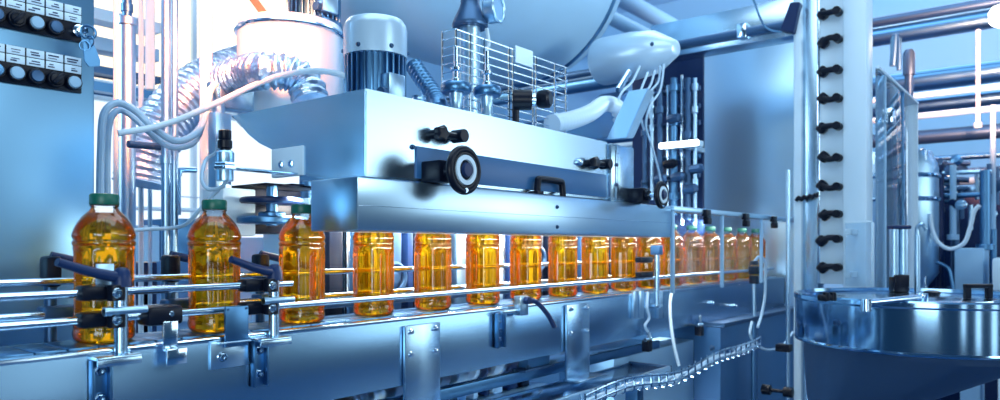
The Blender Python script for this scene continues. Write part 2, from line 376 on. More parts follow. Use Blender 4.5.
# ================================================================== BOTTLES
BH = .217
def flute(a, h):
    if h < .028 or h > .137: return 1
    k = min((h - .028) / .010, (.137 - h) / .010, 1)
    return 1 - .085 * k * (1 - abs(math.cos(4 * a)) ** 3)
prof = [(0, .006), (.022, .004), (.030, .0005), (.036, .001), (.0405, .006), (.0415, .014), (.0405, .019), (.0398, .022), (.0408, .025), (.0418, .030), (.0418, .036)]
prof += [(.0415, .036 + .01 * i) for i in range(1, 10)]
prof += [(.0418, .133), (.0415, .137), (.0402, .1395), (.0418, .142), (.0425, .145), (.0410, .1475), (.0398, .149), (.0418, .152), (.0425, .155), (.0418, .159),
         (.0395, .166), (.0355, .174), (.0300, .182), (.0245, .188), (.0195, .193), (.0178, .196), (.0178, .1975), (.0195, .1985), (.0195, .2000), (.0165, .2008), (.0165, .212)]
def make_bottle(loc, lab):
    r = thing('juice_bottle', lab, 'bottle', loc, 'amber juice bottles on the conveyor')
    L = Vector(loc)
    p = MB(); p.lathe(prof, L, seg=64, fn=flute); build(p, 'bottle_shell', 'pet', r, ang=60)
    jp = [(0, .008)] + [(rr - .0012, max(h, .003) + .0006) for rr, h in prof[1:] if h <= .189] + [(0, .1896)]
    p = MB(); p.lathe(jp, L, seg=64, fn=flute); build(p, 'juice', 'juice', r, ang=60)
    p = MB(); p.lathe([(0, .2005), (.0192, .2005), (.0196, .2015), (.0196, .214), (.0186, .2162), (.0165, .217), (0, .217)], L, seg=60, fn=lambda a, h: 1 + (.014 if .2010 < h < .215 and int(a / (2 * PI) * 60 + .5) % 2 else 0))
    build(p, 'cap', 'green', r); return r
labs = ['amber juice bottle at the left end behind the first clamp post, largest',
 'amber juice bottle with green cap beneath the hanging sensor, second from left',
 'amber juice bottle with its cap half hidden by the hood end, third from left',
 'fourth amber juice bottle from left, beneath the left corner of the hood',
 'fifth amber juice bottle from left, below the bearing of the large handwheel',
 'sixth amber juice bottle from left, beneath the large handwheel',
 'seventh amber juice bottle from left, above the low clamp lever',
 'eighth amber juice bottle from left, above the shorter four-bolt plate',
 'ninth amber juice bottle from left, beneath the hood past the U handle',
 'tenth amber juice bottle from left, beside the black rail blocks',
 'eleventh amber juice bottle from left, behind the post at the glass edge',
 'twelfth amber juice bottle from left, just inside the misty glass edge',
 'amber juice bottle behind misty glass left of the first black glass clip',
 'amber juice bottle behind misty glass right beside the first black glass clip',
 'amber juice bottle behind misty glass between the first and second black clips',
 'amber juice bottle behind misty glass below the second black clip',
 'last amber juice bottle at the far end behind misty glass']
B0 = make_bottle((.467, 1.119, 1.0), labs[0])
for k in range(1, 17): dup(B0, (.467 + .174 * k, 1.119, 1.0), labs[k])
for i, o in enumerate([B0]): pass
# ================================================================== CAPPING HOOD
UX0, UYF, UYB, UZ0, UZ1, UX1 = .80, .925, 1.40, 1.257, 1.404, 1.60
r = thing('capping_machine_hood', 'large polished steel capping machine hood over the conveyor with blue stripe panel', 'machine hood', (1.3, 1.1, 1.165))
# upper body: prism with a rounded rear underside
prf = [(UYF, UZ1), (UYF, UZ0), (1.108, UZ0 + .002)]
arc = [U(px, py, X=UX0) for px, py in ((300, 156), (288, 153), (272, 150), (258, 143), (247, 134), (238, 123), (231, 112))]
prf += [(a.y, a.z) for a in arc]
prf = [q for q in prf]
prf[-1] = (prf[-1][0], min(prf[-1][1], UZ1 - .002)); prf.append((prf[-1][0], UZ1))
p = MB(); p.prism([(UX0, y, z) for y, z in prf], (UX1 - UX0, 0, 0), .0025); build(p, 'upper_body', 'steel', r)
a = prf[-1][0]
p = MB(); p.box(.76, 1.911, .898, 1.02, 1.165, 1.252, .003); build(p, 'lower_cover', 'steel_h', r)
p = MB(); p.box(.7605, 1.9105, .896, .8985, 1.205, 1.2058, .0003); build(p, 'seam_bead', 'bright', r)
a = U(416, 146, Y=.924); b = U(606, 196, Y=.924)
p = MB(); p.box(a.x, b.x, .9215, .926, 1.262, a.z, .001); build(p, 'stripe_panel', 'stripe', r)
p = MB(); p.box(UX1, 1.72, .915, 1.05, 1.252, 1.40, .003); p.box(UX1 + .02, UX1 + .03, .912, .92, 1.252, 1.40, .001); build(p, 'end_box', 'steel', r)
for px, py in ((616, 165), (616, 185)):
    p = MB(); p.bolt(U(px, py, Y=.915), (0, -1, 0), .005, .004); build(p, 'bolt', 'dark', r)
for px, py in ((557, 207), (557, 227), (413, 147), (541, 178)):
    p = MB(); p.bolt(U(px, py, Y=.898 if py > 200 else .9235), (0, -1, 0), .0035, .003); build(p, 'bolt', 'dark', r)
for px, py in ((284, 165), (294, 164)):
    c = U(px, py, X=.80); p = MB(); p.bolt((.80, c.y, c.z), (-1, 0, 0), .0075, .007); 
    build(p, 'bolt', 'bright', r)
p = MB(); p.box(.796, .806, U(304, 165, X=.8).y, U(273, 165, X=.8).y, U(285, 177, X=.8).z, U(285, 148, X=.8).z, .002); build(p, 'mounting_plate', 'white', r)
# U handle
a = U(537, 196, Y=.91); b = U(563, 196, Y=.91)
p = MB(); p.tube([(a.x, .91, 1.25), (a.x + .004, .91, 1.280), (a.x + .014, .91, 1.286), (b.x - .014, .91, 1.286), (b.x - .004, .91, 1.280), (b.x, .91, 1.25)], .0075, 12, n=5); p.box(a.x - .012, a.x + .012, .9, .925, 1.252, 1.259, .001)
q = build(p, 'grab_handle', 'black', r)
# lever knobs with chrome studs
for (px, py), lab in (((437, 134), 0), ((591, 163), 1)):
    c = U(px, py, Y=.915)
    p = MB(); p.lathe([(0, 0), (.009, 0), (.009, .012), (.013, .014), (.014, .026), (.011, .030), (0, .031)], (c.x, .925, c.z), (0, -1, 0), 18, fn=lambda a, h: 1 + (.16 * math.cos(5 * a) if h > .012 else 0))
    p.tube([(c.x, .905, c.z), (c.x + .03, .9, c.z - .002), (c.x + .05, .9, c.z + .002)], .007, 10); p.cyl((c.x + .045, .886, c.z), (c.x + .045, .915, c.z), .0125, 16)
    build(p, 'star_knob', 'black', r)
    c2 = U(457 if lab == 0 else 580, 138 if lab == 0 else 162, Y=.92)
    p = MB(); p.lathe([(0, 0), (.009, 0), (.009, .004), (.007, .011), (.003, .013), (0, .0132)], (c2.x, .925, c2.z), (0, -1, 0), 20); build(p, 'chrome_stud', 'bright', r)
# handwheels
def handwheel(x, z, R, yw, lab):
    r = thing('handwheel', lab, 'handwheel', (x, .9, z - R), 'black handwheels on the hood')
    p = MB(); p.box(x - .020, x + .020, .875, .925, z - .020, z + .020, .004); p.cyl((x, .875, z), (x, .866, z), .014, 20); build(p, 'bearing_block', 'black', r)
    p = MB(); p.cyl((x, .875, z), (x, yw, z), .0065, 16); build(p, 'shaft', 'bright', r)
    p = MB(); p.ring((x, yw, z), (0, -1, 0), R * .84, R * .16, 48, 12); p.lathe([(0, -.002), (R * .72, -.003), (R * .72, .006), (R * .66, .006), (R * .5, .001), (R * .42, .003), (R * .3, .006), (0, .006)], (x, yw, z), (0, -1, 0), 48)
    w = build(p, 'wheel_rim', 'black', r)
    p = MB(); p.lathe([(R * .40, .0035), (R * .42, .0075), (R * .60, .0075), (R * .62, .0035)], (x, yw, z), (0, -1, 0), 48); build(p, 'silver_ring', 'white', w)
    p = MB(); p.lathe([(0, .006), (R * .3, .006), (R * .26, .012), (0, .013)], (x, yw, z), (0, -1, 0), 32); build(p, 'hub', 'navy', w)
    p = MB(); p.bolt((x, yw - R * .14, z - R * .82), (0, -1, 0), .003, .002); build(p, 'rim_screw', 'bright', w)
    return r
handwheel(.948, 1.273, .0435, .837, 'large black handwheel with pale ring at the left of the hood front')
handwheel(1.713, 1.272, .036, .833, 'smaller black handwheel with pale ring at the far end of the hood')
# ================================================================== CONTROL CABINET
YC = 1.35; XC = U(95, 100, Y=YC).x
r = thing('control_cabinet', 'tall blue-grey steel control cabinet at the left edge behind the conveyor', 'cabinet', (.3, 1.5, 0))
p = MB(); p.box(-.1, XC, YC, YC + .45, 0.0, 2.3, .004); build(p, 'cabinet_body', 'steel_c', r)
sp = .0285; xr = .5236
rndm = random.Random(3)
def marks(q, xa, z0, h):
    q.mi = 1; z = z0 + h * .5
    for j in range(2):
        w = rndm.uniform(.006, .018); x0 = xa + rndm.uniform(.002, .022 - w)
        q.box(x0, x0 + w, YC - .0079, YC - .0074, z - .0035 + j * .004, z - .0035 + j * .004 + rndm.uniform(.0012, .0024), 0)
btn = []
for s, (zb, zm, zt) in enumerate(((1.492, 1.524, 1.553), (1.404, 1.436, 1.465))):
    p = MB(); p.box(xr - 6 * sp - .004, xr, YC - .006, YC, zb, zt, .001); st = build(p, 'button_strip', 'black', r)
    st['label'] = 'upper black button strip' if s == 0 else 'lower black button strip'
    for k in range(6):
        xa = xr - (k + 1) * sp + .0012; xb = xr - k * sp - .0012
        h = (zt - zm) / 2
        for row in range(2):
            q = MB(); marks(q, xa, zm + row * h, h); q.mi = 0; q.box(xa, xb, YC - .0075, YC - .005, zm + row * h + .0007, zm + (row + 1) * h - .0007, .0004)
            lb = build(q, 'label_plate', ['label', 'ink'], st)
        if s == 0 and k == 0: continue
        c = ((xa + xb) / 2, YC - .006, (zb + zm) / 2)
        q = MB(); q.lathe([(0, 0), (.0132, 0), (.0132, .006), (.0118, .009), (.0105, .009), (.0105, .004), (0, .004)], c, (0, -1, 0), 28); build(q, 'button_bezel', 'black', st)
        q = MB(); R2 = .0103
        flat = (s + k) % 3
        q.lathe([(0, .003), (R2, .003), (R2, .010), (R2 * .85, .0125), (0, .0135 if flat else .0115)], c, (0, -1, 0), 28)
        if (s, k) in ((0, 3), (1, 1)): q.cbox((c[0], c[1] - .016, c[2]), (.006, .012, .022), .002, (0, .7, 0))
        build(q, 'button', ['dark', 'mid', 'pale'][(k * 2 + s + 1) % 3] if (s, k) not in ((0, 3), (1, 1)) else 'black', st)
# key with tag
kc = U(80, 31, Y=YC - .012)
q = thing('key', 'small steel key with hanging grey tag in the end of the upper button strip', 'key', (kc.x, YC - .006, kc.z))
p = MB(); p.lathe([(0, 0), (.011, 0), (.011, .007), (.008, .009), (.004, .009), (.004, .006), (0, .006)], (kc.x, YC - .006, kc.z), (0, -1, 0), 26); build(p, 'lock_barrel', 'bright', q)
p = MB(); p.cbox((kc.x + .004, YC - .024, kc.z - .002), (.003, .028, .008), .001); p.ring((kc.x + .004, YC - .036, kc.z - .006), (.3, 1, .2), .011, .0022, 28, 8); build(p, 'key_bow', 'mid', q)
p = MB(); p.ring((kc.x + .006, YC - .037, kc.z - .021), (1, .3, .1), .009, .0012, 24, 6); p.ring((kc.x - .002, YC - .037, kc.z - .03), (.6, 1, .1), .008, .0011, 24, 6); build(p, 'split_ring', 'mid', q)
p = MB(); tp = [(-.008, .0), (.008, .0), (.014, -.036), (.011, -.046), (-.008, -.046), (-.013, -.036)]
m = Matrix.Translation((kc.x + .002, YC - .037, kc.z - .018)) @ Euler((0, -.22, 0)).to_matrix().to_4x4()
p.prism([m @ Vector((a, 0, b)) for a, b in tp], (0, .003, 0), .0008); build(p, 'tag', 'mid', q)
# ================================================================== SENSOR OVER SECOND BOTTLE
a = U(225, 168, Y=1.12)
r = thing('bottle_sensor', 'round proximity sensor with black plug on a flat arm above the second bottle', 'sensor', (a.x, 1.12, a.z))
k = a.x / .5432 / 720
def zz(y): return 1.14 + (246 - y) * k
p = MB(); p.lathe([(0, zz(181)), (8 * k, zz(181)), (8.2 * k, zz(179)), (8.2 * k, zz(165)), (8.8 * k, zz(164)), (8.8 * k, zz(153)), (7 * k, zz(151)), (0, zz(151))], (a.x, 1.12, 0), seg=28); build(p, 'sensor_body', 'satin', r)
p = MB(); p.cyl((a.x, 1.12, zz(170)), (a.x, 1.12, zz(166)), 11.5 * k, 6); p.cyl((a.x, 1.12, zz(165.5)), (a.x, 1.12, zz(163)), 11 * k, 6); build(p, 'lock_nut', 'bright', r)
p = MB(); p.lathe([(0, zz(152)), (5 * k, zz(152)), (5 * k, zz(149)), (7 * k, zz(148)), (7 * k, zz(141)), (5.6 * k, zz(140)), (6.2 * k, zz(139)), (6.2 * k, zz(131)), (4.5 * k, zz(130)), (0, zz(130))], (a.x, 1.12, 0), seg=18); build(p, 'plug', 'black', r)
p = MB(); p.box(a.x - .012, .802, 1.105, 1.135, zz(168.8), zz(167), .0006); build(p, 'arm', 'steel', r)
p = MB(); p.tube([U(226, 180, Y=1.12), U(222, 187, Y=1.13), U(208, 189, Y=1.16), U(202, 178, Y=1.18), U(206, 160, Y=1.2), U(216, 152, Y=1.18), U(219, 140, Y=1.15)], .0035, 8); build(p, 'cable', 'hose', r)
def hose(name, lab, pts, rad, m, cat='hose', seg=10):
    p = MB(); p.tube([U(px, py, Y=y) for px, py, y in pts], rad, seg); return tag(build(p, name, m), lab, cat)
hose('cable', 'thin grey cable curving from behind the first bottle up to the sensor', [(128, 231, 1.32), (150, 229, 1.32), (172, 228, 1.3), (186, 224, 1.27), (198, 212, 1.24), (208, 200, 1.22), (219, 189, 1.2)], .0036, 'hose', 'cable')
hose('air_hose', 'outer pale air hose looping over between cabinet and pipes', [(100, 196, 1.46), (101, 150, 1.46), (104, 114, 1.46), (118, 103, 1.46), (136, 111, 1.45), (154, 128, 1.44), (176, 141, 1.44), (196, 133, 1.44), (207, 112, 1.45), (210, 92, 1.46), (216, 84, 1.47)], .0072, 'hose')
hose('air_hose', 'inner pale air hose nested under the outer loop by the cabinet', [(107, 196, 1.49), (107, 150, 1.49), (110, 120, 1.49), (121, 110, 1.49), (136, 119, 1.48), (152, 134, 1.47), (172, 147, 1.47), (194, 142, 1.47), (204, 118, 1.48), (206, 98, 1.5), (211, 88, 1.5)], .0068, 'hose')
hose('air_hose', 'long white hose rising across the ducts to the first motor', [(118, 133, 1.42), (150, 128, 1.41), (180, 119, 1.4), (215, 104, 1.38), (250, 87, 1.34), (280, 76, 1.28), (310, 71, 1.22), (335, 73, 1.16), (352, 79, 1.12)], .0062, 'whitehose')
# ================================================================== PIPES AT UPPER LEFT
def vpipe(name, lab, px, w, y0, y1, Y, m, collar=None, group=None, cat='pipe'):
    a = U(px, y0, Y=Y); t_ = Y / (FW + RT * ((px - HX) / F)).y; rr = w / 2 / F * t_; b = U(px, y1, Y=Y)
    p = MB(); p.cyl((a.x, a.y, 0 if y1 > 180 else b.z), (a.x, a.y, 4.58 if y0 < 0 else a.z), rr, 24)
    for c in collar or (): z = U(px, c, Y=Y).z; p.cyl((a.x, a.y, z - .01), (a.x, a.y, z + .01), rr * 1.25, 24)
    return tag(build(p, name, m), lab, cat, group)
vpipe('upright_pipe', 'thick upright pipe nearest the control cabinet', 127, 16, 22, 262, 1.75, 'satin', (22,))
vpipe('pipe_fitting', 'narrow red-lit fitting on top of the thick upright pipe', 127, 9, -12, 20, 1.75, 'mid', (8,))
vpipe('upright_tube', 'thin pale upright tube between cabinet and thick pipe', 116, 5, -8, 190, 1.7, 'white')
vpipe('upright_tube', 'slim pale upright tube right of the thick pipe', 141, 5, -8, 300, 1.85, 'white')
vpipe('upright_tube', 'slim upright tube behind the silver duct, lower part', 150, 4, 160, 300, 1.9, 'pale')
vpipe('upright_tube', 'thick pale tube beside the duct at the top', 150, 9, -8, 90, 2.1, 'white')
vpipe('upright_post', 'shiny upright post, left one of the close pair', 166, 9, -8, 300, 1.55, 'satin', (122, 160))
vpipe('upright_post', 'thinner shiny upright post, right one of the pair', 174.5, 7, -8, 300, 1.56, 'satin')
vpipe('upright_post', 'pale upright post between the second bottle and hood', 206, 12, -8, 262, 1.60, 'white')
p = MB(); p.cyl(U(128, 144, Y=1.60), U(172, 148, Y=1.60), .008, 14); tag(build(p, 'cross_clamp', 'dark'), 'short dark horizontal clamp bar joining pipe and paired posts', 'clamp')
# foil ducts
def foil(pts, rad, name, lab):
    p = MB(); p.ribbed([U(px, py, Y=y) for px, py, y in pts], rad, .017, .0035, 26); return tag(build(p, name, 'foil', ang=70), lab, 'duct')
foil([(141, 184, 1.80), (146, 160, 1.80), (160, 130, 1.80), (180, 104, 1.8), (205, 84, 1.8), (232, 72, 1.8), (252, 66, 1.8)], .062, 'foil_duct', 'silver foil duct curving up behind the upright posts')
foil([(226, 80, 1.50), (245, 74, 1.42), (262, 71, 1.34), (288, 73, 1.31), (305, 84, 1.29), (311, 104, 1.27)], .037, 'foil_duct', 'silver foil duct bending down into the hood top')
p = MB(); a = U(213, 92, Y=1.5); b = U(300, 92, Y=1.5)
p.box(a.x, b.x, 1.47, 1.53, U(213, 106, Y=1.47).z, U(213, 77, Y=1.47).z, .003)
tag(build(p, 'steel_channel', 'steel'), 'pale rectangular steel channel lying under the foil duct', 'beam')
a = U(220, 112, Y=1.42)
p = MB(); p.box(U(213, 120, Y=1.42).x, U(229, 120, Y=1.42).x, 1.41, 1.44, 1.2, U(213, 112, Y=1.42).z, .002); p.cyl((U(220, 112, Y=1.42).x, 1.425, U(213, 112, Y=1.42).z), (U(220, 112, Y=1.42).x, 1.425, U(213, 99, Y=1.42).z), .012, 16)
tag(build(p, 'corner_post', 'satin'), 'narrow steel corner post left of the rounded hood end', 'post')
# motor housing and two motors
def motor(name, lab, x, y, z0, R, H, group='electric motors above the hood'):
    r = thing(name, lab, 'motor', (x, y, z0), group)
    hc = H * .40; hb = H - hc
    p = MB(); p.lathe([(0, 0), (R * 1.02, 0), (R * 1.02, .01), (R * .8, .014), (R * .8, hb), (0, hb)], (x, y, z0), seg=40); build(p, 'motor_body', 'mid', r)
    for k in range(26):
        a = 2 * PI * k / 26; p = MB()
        p.box(R * .76, R * .97, -.0022, .0022, .012, hb + .004, .0005, Matrix.Translation((x, y, z0)) @ Matrix.Rotation(a, 4, 'Z')); build(p, 'cooling_fin', 'mid', r)
    p = MB(); p.lathe([(0, hb), (R * 1.0, hb), (R * 1.0, H - .020), (R * .97, H - .012), (R * .88, H - .003), (R * .3, H + .002), (0, H + .002)], (x, y, z0), seg=48); build(p, 'fan_cowl', 'cowl', r)
    p = MB(); p.box(x - R * .5, x + R * .2, y - R * 1.18, y - R * .7, z0 + .02, z0 + hb * .62, .004); build(p, 'terminal_box', 'satin', r)
    p = MB(); p.cyl((x - R * .7, y - R * 1.0, z0 + .03), (x - R * .5, y - R * .98, z0 + .03), .011, 14); build(p, 'cable_gland', 'dark', r)
    p = MB()
    for k in range(6): a = 2 * PI * k / 6 + .3; p.bolt((x + R * math.cos(a), y + R * math.sin(a), z0 + hb + .012), (math.cos(a), math.sin(a), 0), .0035, .003)
    build(p, 'cowl_screws', 'dark', r); return r
motor('electric_motor', 'finned electric motor with pale cowl standing on the hood corner', .9776, 1.10, 1.404, .0634, .19)
r = thing('round_housing', 'large pale round steel housing behind the hood carrying a motor', 'housing', (1.057, 1.5, 1.40))
p = MB(); p.lathe([(0, 1.43), (.118, 1.43), (.125, 1.437), (.125, 1.66), (.122, 1.675), (.11, 1.68), (0, 1.68)], (1.06, 1.5, 0), seg=56); build(p, 'shell', 'cowl', r)
p = MB(); p.cyl((1.15, 1.54, 1.2552), (1.15, 1.54, 1.44), .03, 20); build(p, 'pedestal', 'mid', r)
p = MB(); p.ring((1.06, 1.5, 1.655), (0, 0, 1), .126, .006, 56, 8); build(p, 'rim', 'bright', r)
p = MB(); p.cyl((1.14, 1.385, 1.44), (1.135, 1.40, 1.44), .03, 24); build(p, 'port_cover', 'mid', r)
motor('electric_motor', 'second finned motor cut by the top edge on the round housing', 1.113, 1.48, 1.682, .068, .2)
p = MB(); p.cyl(U(248, -8, Y=1.9), U(274, 27, Y=1.75), .011, 12); tag(build(p, 'brace_rod', 'copper'), 'slanting orange-lit brace rod left of the upper motor', 'rod')
# ================================================================== CAPPER UNDER HOOD END
r = thing('bottle_capper', 'dark bottle capper with stacked discs behind the third bottle', 'capper', (.9, 1.4, 1.1))
a = U(249, 186, Y=1.36); b = U(312, 234, Y=1.36)
p = MB(); p.box(a.x, b.x, 1.40, 1.5, b.z, a.z, .003); p.box(a.x, b.x, 1.30, 1.5, a.z, a.z + .004, .001); build(p, 'housing', 'black', r)
cx, cy = U(272, 210, Y=1.34).x, 1.34; 
p = MB(); p.cyl((cx, cy, U(272, 204, Y=1.34).z), (cx, cy, U(272, 198, Y=1.34).z), .066, 40); build(p, 'upper_disc', 'navy', r)
p = MB(); p.cyl((cx, cy, U(272, 224, Y=1.34).z), (cx, cy, U(272, 217, Y=1.34).z), .072, 40, bev=.003); build(p, 'lower_disc', 'mid', r)
p = MB(); p.cyl((cx, cy, U(272, 226, Y=1.34).z), (cx, cy, U(272, 186, Y=1.34).z), .012, 16); p.cyl((cx, cy, U(272, 217, Y=1.34).z), (cx, cy, U(272, 212, Y=1.34).z), .028, 24); build(p, 'spindle', 'mid', r)
p = MB(); p.box(U(283, 180, Y=1.3).x, U(296, 180, Y=1.3).x, 1.27, 1.30, a.z, 1.27, .002); build(p, 'drop_bracket', 'black', r)
a = U(215, 188, Y=1.4); b = U(248, 236, Y=1.4)
tag(build(MB().box(a.x, b.x, 1.37, 1.45, b.z, a.z, .003), 'side_guard', 'white'), 'plain pale rectangular guard panel right above the second bottle', 'panel')
# rear frame behind the bottles
r = thing('rear_machine_frame', 'blue steel machine frame standing behind the bottle row under the hood', 'machine frame', (1.7, 1.5, 0))
p = MB(); p.box(1.06, 2.75, 1.43, 1.62, .87, 1.255, .003); build(p, 'back_panel', 'pale', r)
p = MB(); p.box(.82, 1.9, 1.25, 1.66, .64, .70, .004); build(p, 'bed', 'mid', r)
rnd = random.Random(17)
x = 1.075
while x < 2.72:
    w = rnd.choice((.010, .014, .020)); m = rnd.choice(('black', 'navy', 'dark', 'black', 'white', 'satin'))
    p = MB(); p.box(x - w, x + w, 1.345, 1.41, .70 if x < 1.88 else .88, 1.252, .004); build(p, 'column', m, r); x += rnd.choice((.052, .062, .075))  # columns added and toned for bright and dark streaks refracted in the bottles
for x in (1.12, 1.38, 1.46, 1.72, 1.9):
    p = MB(); p.cyl((x, 1.36, .72), (x, 1.36, 1.24), .008, 12); build(p, 'guide_rod', 'bright', r)
for x, z in ((1.42, 1.09), (1.62, 1.12), (1.25, 1.06), (1.87, 1.10)):
    p = MB(); p.ring((x, 1.335, z), (0, 1, 0), .035, .007, 30, 8); p.cyl((x, 1.33, z), (x, 1.41, z), .014, 18); build(p, 'pulley', 'dark', r)
p = MB(); p.box(.82, 2.3, 1.30, 1.335, 1.0, 1.03, .003); build(p, 'cross_rail', 'dark', r)
for x in (.9, 1.8): p = MB(); p.box(x - .04, x + .04, 1.4, 1.6, 0, .64, .004); build(p, 'leg', 'mid', r)
# blurred machinery left of hood, behind the first two bottles
def block(name, lab, cat, x0, x1, y0, y1, Y, depth, m, extra=None):
    a = U(x0, y0, Y=Y); b = U(x1, y1, Y=Y); p = MB(); p.box(a.x, b.x, Y, Y + depth, b.z, a.z, .006)
    if extra: extra(p, a, b, Y)
    return tag(build(p, name, m), lab, cat)
def feet(p, a, b, Y):
    for x in (a.x + .03, b.x - .03): p.box(x - .025, x + .025, Y + .02, Y + .1, 0, b.z, .004)
block('machine_bed', 'blurred blue machine bed far behind the first two bottles', 'machine', 96, 330, 262, 300, 2.6, .8, 'blue', feet)
block('machine_box', 'blurred pale box on the machine bed between first and second bottles', 'machine', 138, 160, 225, 262, 2.6, .3, 'pale')
block('machine_box', 'blurred blue motor box just left of the second bottle', 'machine', 176, 200, 218, 262, 2.65, .3, 'mid')
block('machine_box', 'blurred dark block low between first and second bottles', 'machine', 140, 158, 262, 290, 1.9, .15, 'navy', feet)
block('machine_box', 'blurred blue plate behind the second and third bottles', 'machine', 240, 285, 237, 275, 1.9, .1, 'pale', feet)
block('rack_beam', 'pale horizontal beam high beside the cabinet edge, topmost', 'beam', 90, 160, 16, 24, 3.4, .1, 'white')
block('rack_beam', 'blue horizontal beam beside the cabinet edge, second from top', 'beam', 90, 160, 34, 62, 3.5, .1, 'pale')
block('rack_beam', 'dark horizontal beam beside the cabinet edge above the hose loop', 'beam', 90, 160, 70, 78, 3.4, .1, 'dark')
block('rack_beam', 'pale horizontal beam beside the cabinet edge behind the hose loop', 'beam', 90, 160, 88, 93, 3.4, .1, 'mid')
block('rack_beam', 'thin pale horizontal rail in the bright area above the second bottle', 'beam', 176, 250, 196, 200, 3.4, .06, 'pale')
block('rack_beam', 'lower pale horizontal rail behind the second bottle neck', 'beam', 120, 250, 205, 214, 3.4, .06, 'white')
p = MB(); p.tube([U(179, 176, Y=2.2), U(179, 172, Y=2.2), U(182, 170, Y=2.2), U(196, 170, Y=2.2)], .009, 10); p.cyl(U(179, 176, Y=2.2), U(179, 215, Y=2.2), .006, 10); tag(build(p, 'valve_pipe', 'mid'), 'small dark bent pipe against the bright area left of the pale post', 'pipe')
# ================================================================== TOP OF HOOD
HZ = 1.404
def valve(px, Y, R, lab):
    t_ = Y / (FW + RT * ((px - HX) / F)).y; x = U(px, 100, Y=Y).x; k = t_ / F
    r = thing('valve', lab, 'valve', (x, Y, HZ), 'disc topped valves on the hood')
    p = MB(); p.box(x - .03, x + .03, Y - .03, Y + .03, HZ, HZ + .012, .002); p.lathe([(0, .01), (R * .48, .01), (R * .48, .022), (R * .42, .026), (R * .42, .05), (R * .46, .054), (R * .46, .064), (0, .064)], (x, Y, HZ), seg=28); build(p, 'valve_body', 'satin', r)
    p = MB(); p.lathe([(0, .062), (R * .92, .062), (R, .066), (R, .077), (R * .92, .082), (0, .082)], (x, Y, HZ), seg=36); build(p, 'disc', 'mid', r)
    p = MB(); p.lathe([(0, .08), (.010, .08), (.010, .092), (.007, .094), (.007, .108), (.012, .110), (.012, .116), (.005, .118), (.005, .16), (0, .16)], (x, Y, HZ), seg=18); build(p, 'stem', 'bright', r)
    return r
valve(456, 1.03, .033, 'tall disc topped valve on the hood beside the ribbed elbow')
valve(487, 1.0, .031, 'second disc topped valve on the hood at the cage corner')
p = MB(); p.ribbed([U(414, 66, Y=1.2), U(422, 78, Y=1.17), U(432, 92, Y=1.13), U(438, 104, Y=1.09), U(438, 112, Y=1.05)], .019, .013, .0022, 24); 
tag(build(p, 'ribbed_elbow', 'mid', ang=60), 'dark ribbed hose elbow right of the first motor', 'hose')
r = thing('pipe_stub', 'short threaded vertical pipe stub between motor and ribbed elbow', 'pipe', U(419, 105, Y=1.08))
a = U(419, 105, Y=1.08); p = MB()
p.lathe([(0, 0)] + [(.014 + (.0015 if i % 2 else 0), .004 * i) for i in range(14)] + [(0, .055)], (a.x, 1.08, HZ), seg=20); build(p, 'threaded_pipe', 'satin', r)
# wire guard cage
YG = 1.13
r = thing('wire_guard', 'wire mesh guard cage standing on the hood with a small blank plate', 'guard', (1.3, YG, HZ))
a = U(455, 28, Y=YG); xs0 = a.x; xs1 = U(567, 110, Y=YG).x; ztop = a.z
p = MB()
for i in range(13):
    z = HZ + .008 + i * (ztop - HZ - .01) / 12
    p = MB(); p.tube([(xs0, YG + .04, z), (xs0, YG, z), (xs1, YG, z), (xs1, YG + .04, z)], .0019, 6, raw=True); build(p, 'horizontal_wire', 'bright', r)
p = MB()
for px in (456, 470, 484, 509, 513, 533, 536, 555, 566):
    x = min(U(px, 80, Y=YG).x, xs1); p = MB(); p.cyl((x, YG, HZ), (x, YG, ztop), .0022, 6); build(p, 'upright_wire', 'bright', r)
for y in (.04,):
    for x in (xs0, xs1): p = MB(); p.cyl((x, YG + y, HZ), (x, YG + y, ztop), .002, 6); build(p, 'upright_wire', 'bright', r)
c0 = U(515, 47, Y=YG - .003); c1 = U(532, 68, Y=YG - .003)
p = MB(); p.box(c0.x, c1.x, YG - .006, YG - .003, c1.z, c0.z + .004, .0006); build(p, 'blank_plate', 'white', r)
# lamp / funnel cowl above cage
a = U(470, 28, Y=1.2)
r = thing('funnel_cowl', 'dark flared cowl over a glass column above the wire cage at top edge', 'cowl', (a.x, 1.2, HZ))
p = MB(); p.lathe([(0, 0), (.044, 0), (.046, .004), (.045, .012), (.030, .045), (.024, .06), (.024, .13), (0, .13)], (a.x, 1.2, a.z), seg=36); build(p, 'cowl', 'dark', r)
p = MB(); p.cyl((a.x + .028, 1.165, a.z + .045), (a.x + .035, 1.135, a.z + .045), .034, 30); p.ring((a.x + .035, 1.135, a.z + .045), (.23, -1, 0), .033, .004, 30, 8); build(p, 'round_gauge', 'satin', r)
p = MB(); p.cyl((a.x, 1.2, HZ), (a.x, 1.2, a.z + .002), .026, 24); build(p, 'glass_column', 'satin', r)
p = MB(); p.tube([(a.x + .03, 1.17, a.z), (a.x + .032, 1.165, a.z - .04), (a.x + .02, 1.165, a.z - .07), (a.x + .03, 1.16, a.z - .12)], .005, 8); build(p, 'feed_tube', 'whitehose', r)
